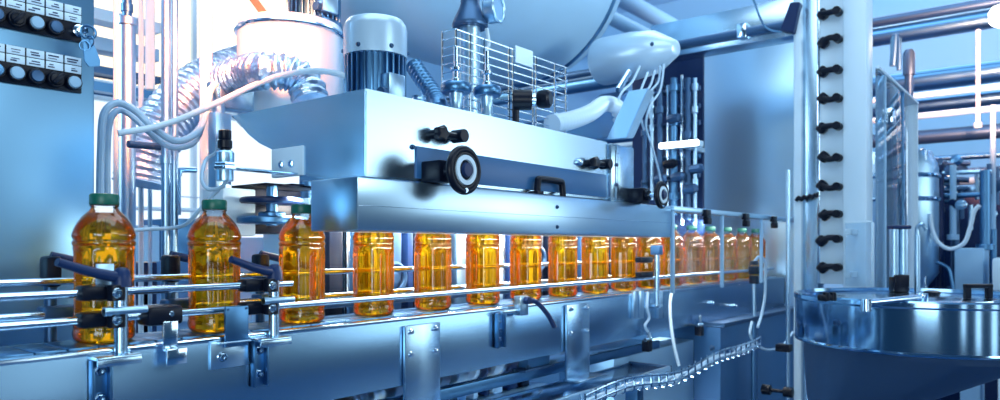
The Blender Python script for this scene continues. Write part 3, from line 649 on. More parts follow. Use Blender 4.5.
# pressure regulator behind cage
a = U(520, 100, Y=1.11)
r = thing('pressure_regulator', 'black pressure regulator with silver dial sticking through the cage', 'regulator', (a.x, 1.11, HZ))
p = MB(); p.cyl((a.x - .012, 1.125, a.z), (a.x + .018, 1.085, a.z), .026, 28); p.cyl((a.x - .005, 1.12, HZ), (a.x - .005, 1.12, a.z), .009, 14); build(p, 'body', 'black', r)
p = MB(); p.cyl((a.x + .0175, 1.0855, a.z), (a.x + .024, 1.077, a.z), .016, 24); build(p, 'dial', 'bright', r)
p = MB(); p.lathe([(0, 0), (.02, 0), (.024, .01), (.024, .03), (.018, .036), (0, .036)], (a.x + .072, 1.105, a.z + .012), (.3, -1, 0), 20); p.cyl((a.x + .01, 1.11, a.z + .006), (a.x + .075, 1.10, a.z + .012), .007, 12); build(p, 'knob', 'black', r)
p = MB(); p.ribbed([U(552, 124, Y=1.12), U(572, 120, Y=1.13), U(590, 113, Y=1.16), U(604, 104, Y=1.22), U(617, 107, Y=1.25), U(620, 119, Y=1.26)], .021, .019, .0058, 24)
tag(build(p, 'corrugated_hose', 'ribhose', ang=60), 'white corrugated hose lying on the hood right of the cage', 'hose')
# step cover and sloping plate at hood end
r = tag(build(MB().prism([U(540, 138, Y=1.32), U(618, 138, Y=1.32), U(634, 96, Y=1.32), U(628, 90, Y=1.32), U(600, 112, Y=1.32)], (0, .12, 0), .003), 'sloped_cover', 'mid'), 'sloping blue-grey cover plate behind the far end of the hood', 'cover')
r = tag(build(MB().prism([U(626, 138, Y=1.06), U(634, 138, Y=1.06), U(655, 92, Y=1.06), U(648, 88, Y=1.06)], (0, .07, 0), .002), 'sloped_strut', 'steel'), 'pale sloping strut rising from the far hood end toward the wires', 'strut')
# ================================================================== TANK, SPOUT
r = thing('storage_tank', 'huge pale rounded steel tank hanging above and behind the hood', 'tank', (2.1, 1.94, 1.88))
p = MB(); R = .5
pr = [(0, -.22), (.14, -.205), (.30, -.15), (.42, -.07), (.48, .02), (.5, .10), (.5, 1.04), (.492, 1.08), (.46, 1.11), (.30, 1.14), (.14, 1.15), (0, 1.155)]
p.lathe(pr, (1.62, 1.95, 2.38), (1, 0, 0), 72); build(p, 'tank_shell', 'tank', r, ang=60)
p = MB(); p.ring((2.64, 1.95, 2.38), (1, 0, 0), .502, .009, 72, 8); build(p, 'weld_band', 'mid', r)
for x in (1.8, 2.5):
    p = MB(); p.box(x - .03, x + .03, 1.6, 2.3, 2.86, 2.92, .004); p.cyl((x, 1.95, 2.9), (x, 1.95, 4.6), .02, 12); build(p, 'hanger', 'dark', r)
r = thing('tank_spout', 'pale capsule shaped spout cover sticking out at the right of the tank', 'spout', U(606, 64, t=2.75))
a = U(602, 62, t=2.85); b = U(677, 48, t=2.60); ax = (b - a); L = ax.length
p = MB(); p.lathe([(0, 0), (.088, 0), (.092, .01), (.090, L * .45), (.080, L * .72), (.030, L * .985), (.02, L), (0, L)], a, ax, 44); build(p, 'cover', 'cowl', r, ang=60)
p = MB(); p.bolt(U(652, 44, t=2.56), -ax.cross(Vector((0, 0, 1))) * -1, .006, .004); build(p, 'screw', 'dark', r)
# cables hanging from spout
cab = [[(640, 66), (632, 82), (622, 92), (616, 106)], [(660, 66), (658, 82), (646, 96), (640, 112), (644, 130)], [(655, 70), (650, 86), (640, 100), (632, 122)], [(664, 64), (660, 90), (650, 106), (646, 126), (652, 146), (658, 168), (662, 186)], [(648, 72), (640, 92), (634, 108), (628, 132)]]
cl = ['first white cable from left drooping out of the spout', 'white cable bending past the strut head below the spout', 'white cable in the middle of the bundle below the spout', 'longest white cable hanging from spout down to the small handwheel', 'white cable following the strut edge below the spout']
for c, l in zip(cab, cl): hose('cable', l, [(x, y, 1.17 + .02 * i) for i, (x, y) in enumerate(c)], .0042, 'hose', 'cable', 8)
p = MB(); p.cyl(U(629, 72, Y=1.25), U(618, 90, Y=1.25), .012, 14); tag(build(p, 'cable_gland', 'bright'), 'shiny cable connector under the left of the spout', 'connector')
# dark manifold of pipes between strut and steel panel
r = thing('pipe_manifold', 'dark cluster of upright pipes and fittings left of the tall steel panel', 'manifold', (2.9, 1.6, 0))
a = U(640, 50, X=3.05); b = U(703, 230, X=3.05)
p = MB(); p.box(3.05, 3.07, U(703, 0, X=3.05).y, U(632, 0, X=3.05).y, .87, 2.0, .004); build(p, 'back_plate', 'navy', r)
rnd = random.Random(5)
for i, (px, w, y0, y1, m) in enumerate(((652, 4, 90, 200, 'satin'), (660, 6, 78, 215, 'dark'), (668, 3, 85, 220, 'bright'), (674, 7, 78, 215, 'mid'), (682, 3, 75, 225, 'bright'), (688, 6, 78, 220, 'dark'), (695, 4, 78, 228, 'satin'), (645, 5, 120, 200, 'dark'))):
    X = 2.92; a = U(px, y0, X=X); b = U(px, y1, X=X); k = a.x / (FW + RT * ((px - HX) / F)).x / F
    p = MB(); p.cyl((X, a.y, b.z), (X, a.y, a.z), w / 2 * k, 14)
    for j in range(3): z = rnd.uniform(b.z, a.z); p.cyl((X, a.y, z), (X, a.y, z + .03), w * .8 * k, 12)
    build(p, 'pipe', m, r)
for py in (95, 112, 128, 160, 178):
    a = U(650, py, X=2.96); b = U(700, py + 8, X=2.96); p = MB(); p.cyl(a, (2.96, b.y, a.z), .012, 12); build(p, 'cross_pipe', 'dark' if py != 160 else 'mid', r)
for px, py in ((664, 165), (672, 178), (690, 170), (655, 180), (684, 190), (668, 120)):
    a = U(px, py, X=2.88); p = MB(); p.lathe([(0, 0), (.016, 0), (.02, .006), (.02, .05), (.012, .06), (0, .06)], a, (0, -1, .1), 8); build(p, 'fitting', 'black' if py % 2 else 'dark', r)
a = U(660, 146, X=2.80); b = U(698, 142, X=2.80)
r = thing('strip_light', 'short glowing white strip light in front of the dark pipes', 'light', a)
p = MB(); p.cyl((2.80, a.y, a.z), (2.80, b.y, a.z), .012, 14); build(p, 'glow_tube', 'lampcool', r)
p = MB(); p.box(2.815, 2.86, b.y, a.y, a.z - .012, a.z + .012, .003); build(p, 'fitting', 'white', r)
p = MB(); p.box(2.86, 3.05, (a.y + b.y) / 2 - .01, (a.y + b.y) / 2 + .01, a.z - .01, a.z + .01, .002); build(p, 'bracket', 'white', r)
# crossbeam, tall panel
r = thing('crossbeam', 'long pale steel crossbeam running to the guard column near the top', 'beam', (2.87, 1.4, 1.94))
p = MB(); p.box(2.85, 2.95, .836, 1.44, 1.945, 2.095, .004); build(p, 'beam_body', 'steel', r)
p = MB(); p.cyl((2.835, .85, 1.985), (2.835, 1.5, 1.985), .018, 16); build(p, 'conduit', 'dark', r)
a = U(742, 42, X=2.82); p = MB(); p.box(2.81, 2.85, a.y - .02, a.y + .02, 1.96, 2.02, .006); build(p, 'pipe_clip', 'bright', r)
a = U(775, 0, X=2.80)
tag(build(MB().prism([U(790, 2, X=2.80), U(780, 30, X=2.80), U(793, 33, X=2.80), U(800, 2, X=2.80)], (.04, 0, 0), .003), 'corner_gusset', 'navy'), 'dark triangular gusset where crossbeam meets the guard column', 'gusset')
hose('cable', 'thin dark cable drooping under the crossbeam', [(752, -4, .93), (762, 22, .90), (770, 30, .88), (781, 32, .85)], .004, 'mid', 'cable')
a = U(700, 50, X=3.45); b = U(794, 50, X=3.45)
tag(build(MB().box(3.45, 3.49, b.y, a.y, .868, a.z, .003), 'tall_panel', 'steel_p'), 'tall plain brushed steel panel between manifold and guard column', 'panel')
# ================================================================== GUARD COLUMN
r = thing('guard_column', 'tall pale guard column with a ladder of black clamp knobs', 'column', (2.88, .7, 0))
ya, yb_, yc, yd, ye, yf = [U(px, 100, X=2.85).y for px in (795, 803, 818, 821, 845, 868)]
p = MB(); p.box(2.83, 2.90, yb_, ya, 0, 2.6, .004); build(p, 'edge_strip', 'white', r)
p = MB(); p.box(2.85, 2.93, yc, yb_, 0, 2.6, .002); build(p, 'steel_face', 'steel_v', r)
p = MB(); p.box(2.84, 2.93, ye, yc - .003, 1.0, 2.6, .003); build(p, 'knob_plate', 'white', r)
p = MB(); p.box(2.82, 2.93, yf, ye, 0, 2.6, .004); build(p, 'corner_post', 'white', r)
p = MB(); p.box(2.835, 2.85, yc - .010, yc, 1.0, 2.6, .002); build(p, 'edge_bead', 'bright', r)
yk = (ye + yc) / 2
rnd = random.Random(11)
for py in (12, 41, 70, 97, 127, 156, 185, 215, 241, 268):
    c = U(833, py, X=2.82); p = MB(); an = rnd.uniform(-.5, .5); dy = rnd.uniform(-.006, .006)
    p.lathe([(0, 0), (.018, 0), (.020, .008), (.020, .024), (.013, .032), (0, .034)], (2.842, yk + .022 + dy, c.z), (-1, 0, 0), 16, fn=lambda a, h: 1 + (.12 * math.cos(4 * a) if h > .006 else 0))
    p.tube([(2.815, yk + .022 + dy, c.z), (2.812, yk, c.z + .012 * math.sin(an * 3)), (2.81, yk - .034, c.z + .02 * an)], .011, 10); p.cyl((2.842, yk - .028, c.z + .016 * an), (2.80, yk - .028, c.z + .016 * an), .015, 14)
    build(p, 'clamp_knob', 'black', r)
a = U(796, 201, X=2.82); b = U(818, 197, X=2.82)
tag(build(MB().tube([(2.82, a.y + (b.y - a.y) * i / 8, a.z + .012 * (i % 2) + (b.z - a.z) * i / 8) for i in range(9)], .007, 8, n=3), 'coiled_wire', 'black'), 'short dark twisted wire across the guard column face', 'wire')
p = MB(); a = U(700, 214, Y=.898); 
# thin upright pole with clamps in front of the column
a = U(788, 300, X=2.6)
r = thing('tube_stand', 'thin upright rod with black clamps below the glass guard end', 'stand', (2.6, a.y, .3))
p = MB(); p.cyl((2.6, a.y, 0), (2.6, a.y, U(788, 170, X=2.6).z), .007, 14); build(p, 'rod', 'satin', r)
c = U(785, 348, X=2.59); p = MB(); p.box(2.575, 2.615, c.y - .02, c.y + .03, c.z - .013, c.z + .013, .004); build(p, 'clamp', 'black', r)
c = U(778, 391, X=2.59); p = MB(); p.cyl((2.59, c.y + .05, c.z), (2.59, c.y - .04, c.z), .006, 12); p.cyl((2.59, c.y + .055, c.z), (2.59, c.y + .025, c.z), .018, 16); p.cyl((2.59, c.y - .02, c.z), (2.59, c.y - .05, c.z), .018, 16); build(p, 'lower_clamp', 'black', r)
# ================================================================== MISTY GLASS GUARD over last bottles
r = thing('glass_guard', 'misty glass guard box over the last bottles with black hinge clips', 'guard', (2.3, .9, 1.02))
xg0 = 1.913; xg1 = U(762, 240, Y=.898).x; zt = 1.255
p = MB(); p.box(xg0, xg1, .896, .901, 1.005, zt - .014, .001); build(p, 'front_pane', 'hazeglass', r)
p = MB(); p.box(xg0, U(795, 216, Y=.93).x, .890, .93, zt - .016, zt, .003); build(p, 'top_rail', 'satin', r)
p = MB(); xm = U(722, 250, Y=.898).x
for x in (xg0 + .006, xm, xg1 - .006): p.box(x - .005, x + .005, .893, .904, 1.005, zt - .014, .0015)
build(p, 'glass_edge_strip', 'pale', r)
for px, py in ((707, 216), (746, 220), (774, 222)):
    c = U(px, py, Y=.885); p = MB(); p.box(c.x - .018, c.x + .018, .878, .895, zt - .024, zt - .003, .003); p.box(c.x - .014, c.x + .014, .874, .894, zt - .048, zt - .027, .003); p.cyl((c.x - .016, .884, zt - .025), (c.x + .016, .884, zt - .025), .006, 10); build(p, 'hinge_clip', 'black', r)
# ================================================================== UNDER THE CONVEYOR
r = thing('lower_tray', 'shiny steel drip tray with raised front lip low under the conveyor', 'tray', (1.5, 1.0, .74))
p = MB(); p.box(.9, 2.01, .955, 1.085, .768, .774, .001); build(p, 'tray_floor', 'bright', r)
p = MB(); p.box(.9, 2.015, .945, .957, .750, .780, .003); build(p, 'front_lip', 'steel_h', r)
p = MB(); p.box(.9, 2.015, 1.075, 1.087, .745, .776, .002); build(p, 'rear_lip', 'mid', r)
p = MB(); p.box(2.005, 2.015, .945, 1.087, .745, .780, .002); build(p, 'end_lip', 'dark', r)
for x in (1.0, 1.9): p = MB(); p.box(x - .02, x + .02, .99, 1.03, 0, .768, .003); build(p, 'leg', 'mid', r)
r = thing('work_table', 'wide mirror bright steel table top under the conveyor', 'table', (1.5, 1.3, .8))
p = MB(); p.box(.95, 2.24, 1.10, 1.245, .808, .818, .002); build(p, 'table_top', 'bright', r)
p = MB(); p.box(.95, 2.24, 1.095, 1.107, .795, .822, .002); build(p, 'front_edge', 'mid', r)
for x in (1.2, 1.85): p = MB(); p.box(x - .02, x + .02, 1.15, 1.19, 0, .808, .003); build(p, 'leg', 'mid', r)
a = U(531, 352, Y=1.08); b = U(553, 372, Y=1.08)
r = thing('stop_block', 'small dark blue block with bolts below the panel right of the low clamp', 'block', (a.x, 1.08, b.z))
p = MB(); p.box(a.x, b.x, 1.09, 1.12, .822, .868, .002); build(p, 'block_body', 'stripe', r)
p = MB(); p.bolt((a.x - .006, 1.085, .83), (0, -1, 0), .006, .006); p.box(a.x - .03, b.x, 1.075, 1.12, .822, .828, .001); build(p, 'foot', 'dark', r)
r = thing('pipe_drum', 'round pale drum blurred under the conveyor panel', 'drum', (1.75, 1.9, .3))
p = MB(); p.lathe([(0, 0), (.18, 0), (.19, .01), (.19, .40), (.17, .42), (0, .42)], (1.75, 2.03, .40), seg=40); build(p, 'drum_shell', 'satin', r)
p = MB(); p.box(1.55, 1.95, 1.83, 2.23, 0, .40, .01); build(p, 'plinth', 'mid', r)
block('side_cabinet', 'pale machine cabinet blurred below the panel left of the round drum', 'cabinet', 440, 495, 372, 430, 1.69, .05, 'white', feet)
# machine base cabinets
x0 = 1.94; x1 = U(694, 360, Y=1.10).x
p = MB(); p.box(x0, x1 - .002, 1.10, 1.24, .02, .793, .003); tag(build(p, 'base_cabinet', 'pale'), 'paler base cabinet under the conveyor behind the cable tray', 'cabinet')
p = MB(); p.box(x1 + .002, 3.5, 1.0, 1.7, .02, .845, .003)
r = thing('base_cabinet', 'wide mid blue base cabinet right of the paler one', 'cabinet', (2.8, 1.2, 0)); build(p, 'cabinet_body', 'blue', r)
for px, py in ((711, 348), (742, 350)):
    c = U(px, py, Y=1.0); p = MB(); p.bolt((c.x, 1.0, c.z), (0, -1, 0), .008, .008); build(p, 'bolt', 'dark', r)
p = MB(); p.box(U(752, 300, Y=.997).x, U(757, 300, Y=.997).x, .992, 1.0, .05, .84, .002); build(p, 'seam_strip', 'mid', r)
p = MB(); p.box(x1, 3.5, .985, 1.2, .846, .861, .002); build(p, 'top_rail', 'dark', r)
# panel bolts right part
for px, py in ((712, 303), (735, 306)):
    c = U(px, py, Y=1.046); p = MB(); p.bolt((c.x, 1.046, c.z), (0, -1, 0), .007, .006); build(p, 'panel_bolt', 'bright', conv)
# solenoid valves on panel
def solenoid(px, py, lab):
    c = U(px, py, Y=1.03); r = thing('air_valve', lab, 'valve', (c.x, 1.04, c.z), 'small air valves on the conveyor panel')
    p = MB(); p.box(c.x - .012, c.x + .012, 1.02, 1.046, c.z - .02, c.z + .015, .003); build(p, 'valve_block', 'black', r)
    p = MB(); p.cyl((c.x - .02, 1.03, c.z + .018), (c.x + .02, 1.03, c.z + .018), .006, 12); p.cyl((c.x, 1.03, c.z + .01), (c.x, 1.03, c.z + .05), .005, 12); build(p, 'fitting', 'bright', r)
solenoid(700, 330, 'small black air valve low on the conveyor panel below the misty glass')
solenoid(648, 345, 'small black air valve hanging under the thin hose below the eleventh bottle')
p = MB()
hose('air_hose', 'thin grey hose with joint on panel left of the white hose', [(648, 292, 1.035), (647, 306, 1.03), (649, 318, 1.03), (645, 326, 1.03), (650, 336, 1.03), (648, 346, 1.03)], .0045, 'hose')
hose('air_hose', 'thin white hose hanging from the misty glass foot into the cable tray', [(672, 290, 1.03), (670, 305, 1.01), (671, 325, .98), (674, 345, .95), (679, 366, .93)], .0052, 'whitehose')
r = thing('spray_stem', 'upright dark coupling with rod at the lower right corner of the glass', 'coupling', U(754, 310, Y=.93))
a = U(754, 310, Y=.93); p = MB(); p.cyl((a.x, .93, .88), (a.x, .93, 1.01), .007, 12); build(p, 'rod', 'satin', r)
for z0, z1, rr in ((1.0, 1.03, .018), (1.035, 1.065, .02), (1.07, 1.085, .016)): p = MB(); p.cyl((a.x, .93, z0), (a.x, .93, z1), rr, 16); build(p, 'collar', 'black', r)
p = MB(); p.tube([(a.x, .93, 1.08), (a.x + .03, .92, 1.10), (a.x + .06, .91, 1.08), (a.x + .065, .91, 1.02), (a.x + .06, .91, .95), (a.x + .02, .91, .88), (a.x - .02, .91, .84)], .0055, 10); build(p, 'hose', 'hose', r)
hose('air_hose', 'pale hose looping down to the right end of the cable tray', [(752, 322, .92), (750, 334, .91), (756, 344, .91), (768, 350, .9), (782, 346, .9), (793, 332, .9)], .005, 'hose')
# wire cable tray
r = thing('wire_cable_tray', 'sagging bright wire mesh cable tray running in front of the base cabinets', 'cable tray', (2.2, .93, .74))
p = MB(); xa, xb = 1.45, 2.66
def tz(x): return .752 + .012 * math.sin((x - xa) * 9) + (.03 * max(0, (x - 2.4)) / .26)
for y, dz in ((.90, .035), (.90, .012), (.915, 0), (.935, .0)):
    p = MB(); p.tube([(xa + (xb - xa) * i / 24, y, tz(xa + (xb - xa) * i / 24) + dz) for i in range(25)], .0032, 6, n=2); build(p, 'long_wire', 'bright', r)
p = MB(); n = 26
for i in range(n):
    x = xa + (xb - xa) * i / (n - 1); z = tz(x); p = MB(); p.tube([(x, .90, z + .04), (x, .90, z + .004), (x, .905, z - .002), (x, .94, z - .002), (x, .942, z + .02)], .0026, 6, raw=True); build(p, 'hoop_wire', 'bright', r)
for x, y in ((1.98, 1.10), (2.62, 1.0)): p = MB(); p.box(x - .008, x + .008, .94, y, tz(x) - .012, tz(x) - .004, .001); build(p, 'bracket', 'satin', r)
p = MB()
for j, y in enumerate((.908, .918, .927)):
    p = MB(); p.tube([(xa + (xb - xa) * i / 30, y + .005 * math.sin(i * 1.3 + j * 2), tz(xa + (xb - xa) * i / 30) + .008 + .005 * math.sin(i * .9 + j)) for i in range(31)], .005, 7, n=2); tag(build(p, 'cable', 'hose'), ['front', 'middle', 'rear'][j] + ' one of three pale cables lying in the wire cable tray', 'cable', 'cables in the wire tray')
# ================================================================== DRUM AT RIGHT
DC = U(919, 300, t=2.1); DX, DY = DC.x, DC.y; DR = .335
r = thing('rotary_drum', 'large polished round steel drum with slanting hopper at the lower right', 'drum', (DX, DY, 0))
p = MB(); p.lathe([(0, .986), (DR - .03, .986), (DR - .012, .99), (DR - .008, 1.0), (DR, 1.0), (DR + .003, .996), (DR + .003, .985), (DR, .98), (DR, .87), (DR + .002, .865), (DR, .86), (DR - .02, .858), (0, .858)][::-1], (DX, DY, 0), seg=96); build(p, 'drum_band', 'drumsteel', r, ang=18)
b = bmesh.new(); rings = []
for z, rr, off in ((.86, DR - .022, 0), (.84, DR - .024, 0), (.70, .15, .165), (.67, .13, .18), (.0, .13, .18)):
    rings.append([b.verts.new(Vector((DX, DY, z)) - RT * off + Vector((rr * math.cos(2 * PI * k / 64), rr * math.sin(2 * PI * k / 64), 0))) for k in range(64)])
for A, B in zip(rings, rings[1:]):
    for k in range(64): b.faces.new((A[k], A[(k + 1) % 64], B[(k + 1) % 64], B[k]))
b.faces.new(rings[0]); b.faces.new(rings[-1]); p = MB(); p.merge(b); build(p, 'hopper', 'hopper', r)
for px, py in ((826, 323), (834, 323)):
    p = MB(); q = U(px, py, t=1.95); d = (Vector((q.x - DX, q.y - DY, 0))).normalized(); p.bolt(Vector((DX, DY, q.z)) + d * DR, d, .006, .004); build(p, 'bolt', 'dark', r)
DZ = .986
p = MB(); p.lathe([(0, 0), (.22, 0), (.22, .004), (.21, .006), (0, .006)], (DX + .02, DY + .03, DZ), seg=64); build(p, 'turntable_plate', 'bright', r)
def on_drum(px, py, dz=0.0): return U(px, py, Z=DZ + dz)
a = on_drum(978, 301)
drum = r
p = MB(); h = .036; w = .03; dv = RT
for s in (-1, 1): c = Vector((a.x, a.y, DZ + .006 + h / 2)) + dv * s * w; p.cbox(c, (.016, .016, h), .003, (0, 0, YAW - PI / 2))
p.cbox(Vector((a.x, a.y, DZ + .006 + h)), (2 * w + .016, .018, .012), .003, (0, 0, YAW - PI / 2)); build(p, 'grab_handle', 'black', drum)['label'] = 'black square grab handle'
a = on_drum(932, 297)
p = MB(); p.lathe([(0, .006), (.02, .006), (.024, .012), (.024, .016), (.012, .02), (0, .02)], (a.x, a.y, DZ), seg=20); build(p, 'round_knob', 'black', drum)
p = MB(); a = U(826, 301, Z=1.0); p.cbox((a.x + .01, a.y, 1.008), (.05, .02, .016), .004, (0, 0, -.5)); p.cyl((a.x, a.y, 1.0), (a.x, a.y, 1.022), .008, 12); p.cyl((a.x + .02, a.y - .012, 1.0), (a.x + .02, a.y - .012, 1.022), .008, 12)
build(p, 'latch', 'black', drum)
def pair(px, y0, y1, lab):
    a = U(px, y1, X=2.62); k = 2.62 / (FW + RT * ((px - HX) / F)).x / F
    r = thing('air_cylinder_pair', lab, 'air cylinder', (a.x, a.y, DZ))
    zt = 1.14 + (246 - y0) * k; zm = 1.14 + (246 - (y0 + y1) / 2 - 8) * k
    for s in (-5, 4):
        c = Vector((a.x, a.y, 0)) + RT * s * k; p = MB(); p.cyl((c.x, c.y, 1.04), (c.x, c.y, zt - .01), 4.3 * k, 16); build(p, 'barrel', 'satin', r)
    c = Vector((a.x, a.y, 0)); p = MB(); p.cbox((c.x, c.y, zt - .004), (.06, .04, .012), .003, (0, 0, YAW - PI / 2)); build(p, 'top_block', 'navy', r); p = MB(); p.cbox((c.x, c.y, 1.02), (.048, .04, .056), .004, (0, 0, YAW - PI / 2)); build(p, 'base_block', 'black', r)
pair(899, 226, 290, 'pair of bright upright air cylinders on the drum behind the acrylic sheet')
a = U(917, 290, X=2.66); p = MB(); p.cyl((a.x, a.y, DZ + .006), (a.x, a.y, U(917, 235, X=2.66).z), .009, 14); p.tube([(a.x, a.y, U(917, 236, X=2.66).z), U(917, 228, X=2.66), U(922, 224, X=2.66), U(926, 230, X=2.66)], .006, 8); tag(build(p, 'hooked_rod', 'satin'), 'upright rod with hooked hose top right of the air cylinders', 'rod')
# flat arm lying over the drum
a = on_drum(866, 303, .02); b = on_drum(922, 297, .02); p = MB(); p.cyl(a, b, .008, 12); p.cyl((b.x, b.y, DZ), (b.x, b.y, DZ + .03), .015, 16); p.cyl((a.x, a.y, DZ), (a.x, a.y, DZ + .03), .012, 16); build(p, 'swing_arm', 'bright', drum)
# acrylic sheet
a = U(820, 225, X=2.72); b = U(872, 225, X=2.72)
r = thing('acrylic_sheet', 'upright clear acrylic sheet with bright edge at the foot of the guard column', 'sheet', (2.72, (a.y + b.y) / 2, 1.0))
zt = U(846, 223, X=2.72).z
p = MB(); p.box(2.72, 2.726, b.y, U(845, 225, X=2.72).y, 1.0, zt, .001); build(p, 'clear_pane', 'glass', r)
p = MB(); p.box(2.716, 2.73, b.y - .006, b.y + .002, 1.0, zt, .001); p.box(2.716, 2.73, b.y, U(845, 225, X=2.72).y, zt, zt + .006, .001); build(p, 'bright_edge', 'white', r)
for z in (1.03, 1.18): p = MB(); p.box(2.72, 2.822, U(845, 225, X=2.72).y - .02, U(845, 225, X=2.72).y, z, z + .02, .002); build(p, 'mount', 'white', r)
# glass enclosure behind column
YE = .565
r = thing('glass_enclosure', 'tall framed glass enclosure running back from the guard column', 'enclosure', (3.3, YE, 1.0))
z1 = U(868, 60, Y=YE).z; xe0 = 2.94; xe1 = U(917, 110, Y=YE).x
p = MB(); p.box(xe0, xe1, YE, YE + .008, .9, z1, .001); build(p, 'side_pane', 'glass', r)
p = MB(); p.box(xe0, xe1 + .01, YE - .006, YE + .008, z1, z1 + .012, .003); build(p, 'top_rail', 'white', r)
p = MB(); p.box(xe0, xe1 + .01, YE + .2, YE + .22, z1, z1 + .02, .003); build(p, 'rear_top_rail', 'white', r)
for px, m in ((885, 'pale'), (903, 'mid'), (917, 'white')):
    x = U(px, 150, Y=YE).x; p = MB(); p.box(x - .009, x + .009, YE - .004, YE + .008, 0, z1, .003); build(p, 'post', m, r)
x = U(886, 115, Y=YE).x; c = U(886, 117, Y=YE); p = MB(); p.box(x - .03, x + .03, YE - .03, YE + .0, c.z - .03, c.z + .03, .006); build(p, 'hinge', 'bright', r)
p = MB(); p.box(xe1 - .01, xe1 + .01, YE, YE + .22, z1, z1 + .02, .003); build(p, 'end_rail', 'white', r)
# vessel seen inside glass enclosure
a = U(895, 190, X=4.3)
r = thing('inner_vessel', 'banded pale round vessel blurred behind the glass enclosure', 'vessel', (a.x, a.y, 0))
p = MB(); p.lathe([(0, 0), (.13, 0), (.13, .9), (.20, 1.0), (.20, 1.55), (.17, 1.63), (0, 1.66)], (a.x, a.y, 0), seg=40); build(p, 'vessel_shell', 'satin', r)
for z in (1.38, 1.5): p = MB(); p.ring((a.x, a.y, z), (0, 0, 1), .2, .012, 40, 8); build(p, 'band', 'bright', r)
# ================================================================== BLURRED HALL AT RIGHT
def ypipe(name, lab, X, px, py, rad, m, y0=-2.5, y1=5.6, cat='pipe'):
    z = U(px, py, X=X).z; p = MB(); p.cyl((X, y0, z), (X, y1, z), rad, 16); return tag(build(p, name, m), lab, cat)
ypipe('overhead_pipe', 'topmost dark overhead pipe below the ceiling at upper right', 5.0, 930, 13, .03, 'dark')
ypipe('overhead_pipe', 'thick dark overhead pipe just under the topmost one', 5.0, 930, 29, .055, 'mid')
ypipe('overhead_pipe', 'pale overhead pipe between the two dark top pipes', 5.1, 930, 22, .02, 'white')
ypipe('overhead_pipe', 'broad grey overhead pipe across the middle upper right', 5.5, 950, 77, .07, 'mid')
ypipe('overhead_pipe', 'slim pale overhead pipe under the broad grey one', 5.4, 950, 92, .02, 'white')
ypipe('overhead_pipe', 'second broad blue overhead pipe above the bright ceiling band', 5.6, 950, 103, .05, 'mid')
ypipe('overhead_pipe', 'narrow pale pipe right below the bright wall band', 5.3, 950, 113, .02, 'white')
ypipe('overhead_pipe', 'dark thick pipe under the bright wall band', 5.3, 950, 135, .045, 'dark')
ypipe('overhead_pipe', 'thin blue pipe in the pale wall zone above the machines', 5.2, 950, 158, .018, 'mid')
ypipe('overhead_pipe', 'thin pale pipe lowest above the blurred machines', 5.0, 950, 182, .022, 'pale')
ypipe('overhead_pipe', 'thin dark pipe between the two lowest pipes', 5.1, 950, 171, .014, 'dark')
def xpost(name, lab, X, px, y0, y1, w, m, cat='post'):
    a = U(px, y0, X=X); b = U(px, y1, X=X); k = X / (FW + RT * ((px - HX) / F)).x / F
    p = MB(); p.cyl((a.x, a.y, b.z), (a.x, a.y, a.z), w / 2 * k, 14); p.cyl((a.x, a.y, b.z - .0), (a.x, a.y, b.z + .03), w * .9 * k, 14); return tag(build(p, name, m), lab, cat)
xpost('hanger_rod', 'pale hanger rod dropping from the ceiling pipes near the right edge', 4.8, 978, 30, 128, 4, 'white', 'rod')
xpost('upright_post', 'tall pale upright post by the right edge among the machines', 4.6, 993, 105, 290, 5, 'pale')
xpost('upright_post', 'short upright pipe below the pale pipe, middle of the machines', 4.5, 953, 165, 240, 6, 'pale')
xpost('upright_post', 'dark upright pipe between the valve cluster and white hose', 4.5, 940, 185, 292, 7, 'navy')
xpost('upright_post', 'dark upright pipe under the middle of the white hose', 4.6, 955, 205, 292, 8, 'dark')
xpost('upright_post', 'mid blue upright pipe right of the white hose', 4.4, 985, 170, 250, 9, 'mid')
xpost('upright_post', 'slim bright post closing the glass enclosure on its right', 4.2, 925, 150, 292, 3, 'bright')
p = MB(); p.tube([U(895, 35, X=4.4), U(895, 40, X=4.4), U(893, 66, X=4.4)], .018, 12); p.tube([U(893, 66, X=4.4), U(893, 40, X=4.4), U(896, 36, X=4.4), U(899, 40, X=4.4), U(899, 70, X=4.4)], .012, 12); tag(build(p, 'bent_conduit', 'mid'), 'small bent conduit hanging from the thick dark overhead pipe', 'conduit')
a = U(909, 75, X=4.2); p = MB(); p.lathe([(0, -.12), (.02, -.12), (.02, 0), (.028, .0), (.028, .11), (.018, .13), (0, .13)], a, seg=18); tag(build(p, 'hanging_nozzle', 'dark'), 'dark hanging nozzle above the corner of the glass enclosure', 'nozzle')
def xblock(name, lab, cat, x0, x1, y0, y1, X, depth, m, foot=True):
    a = U(x0, y0, X=X); b = U(x1, y1, X=X); p = MB(); p.box(X, X + depth, b.y, a.y, b.z, a.z, .012)
    if foot: p.box(X + .05, X + depth - .02, b.y + .02, a.y - .02, 0, b.z + .01, .004)
    return tag(build(p, name, m), lab, cat)
xblock('machine_cabinet', 'blurred pale machine cabinet right of the white hose', 'cabinet', 954, 984, 248, 292, 4.3, .3, 'pale')
xblock('machine_cabinet', 'blurred pale cabinet with cut corner at the right picture edge', 'cabinet', 992, 1015, 258, 292, 4.2, .3, 'white')
xblock('machine_cabinet', 'dark blurred machine body behind the white hose', 'machine', 922, 1010, 195, 300, 5.0, .5, 'navy')
xblock('machine_cabinet', 'mid blue blurred machine wall behind the glass enclosure', 'machine', 866, 914, 200, 300, 4.7, .4, 'blue')
rnd = random.Random(21)
r = thing('valve_cluster', 'blurred cluster of valves and pipes above the white hose', 'valves', (4.6, 0.1, 1.3))
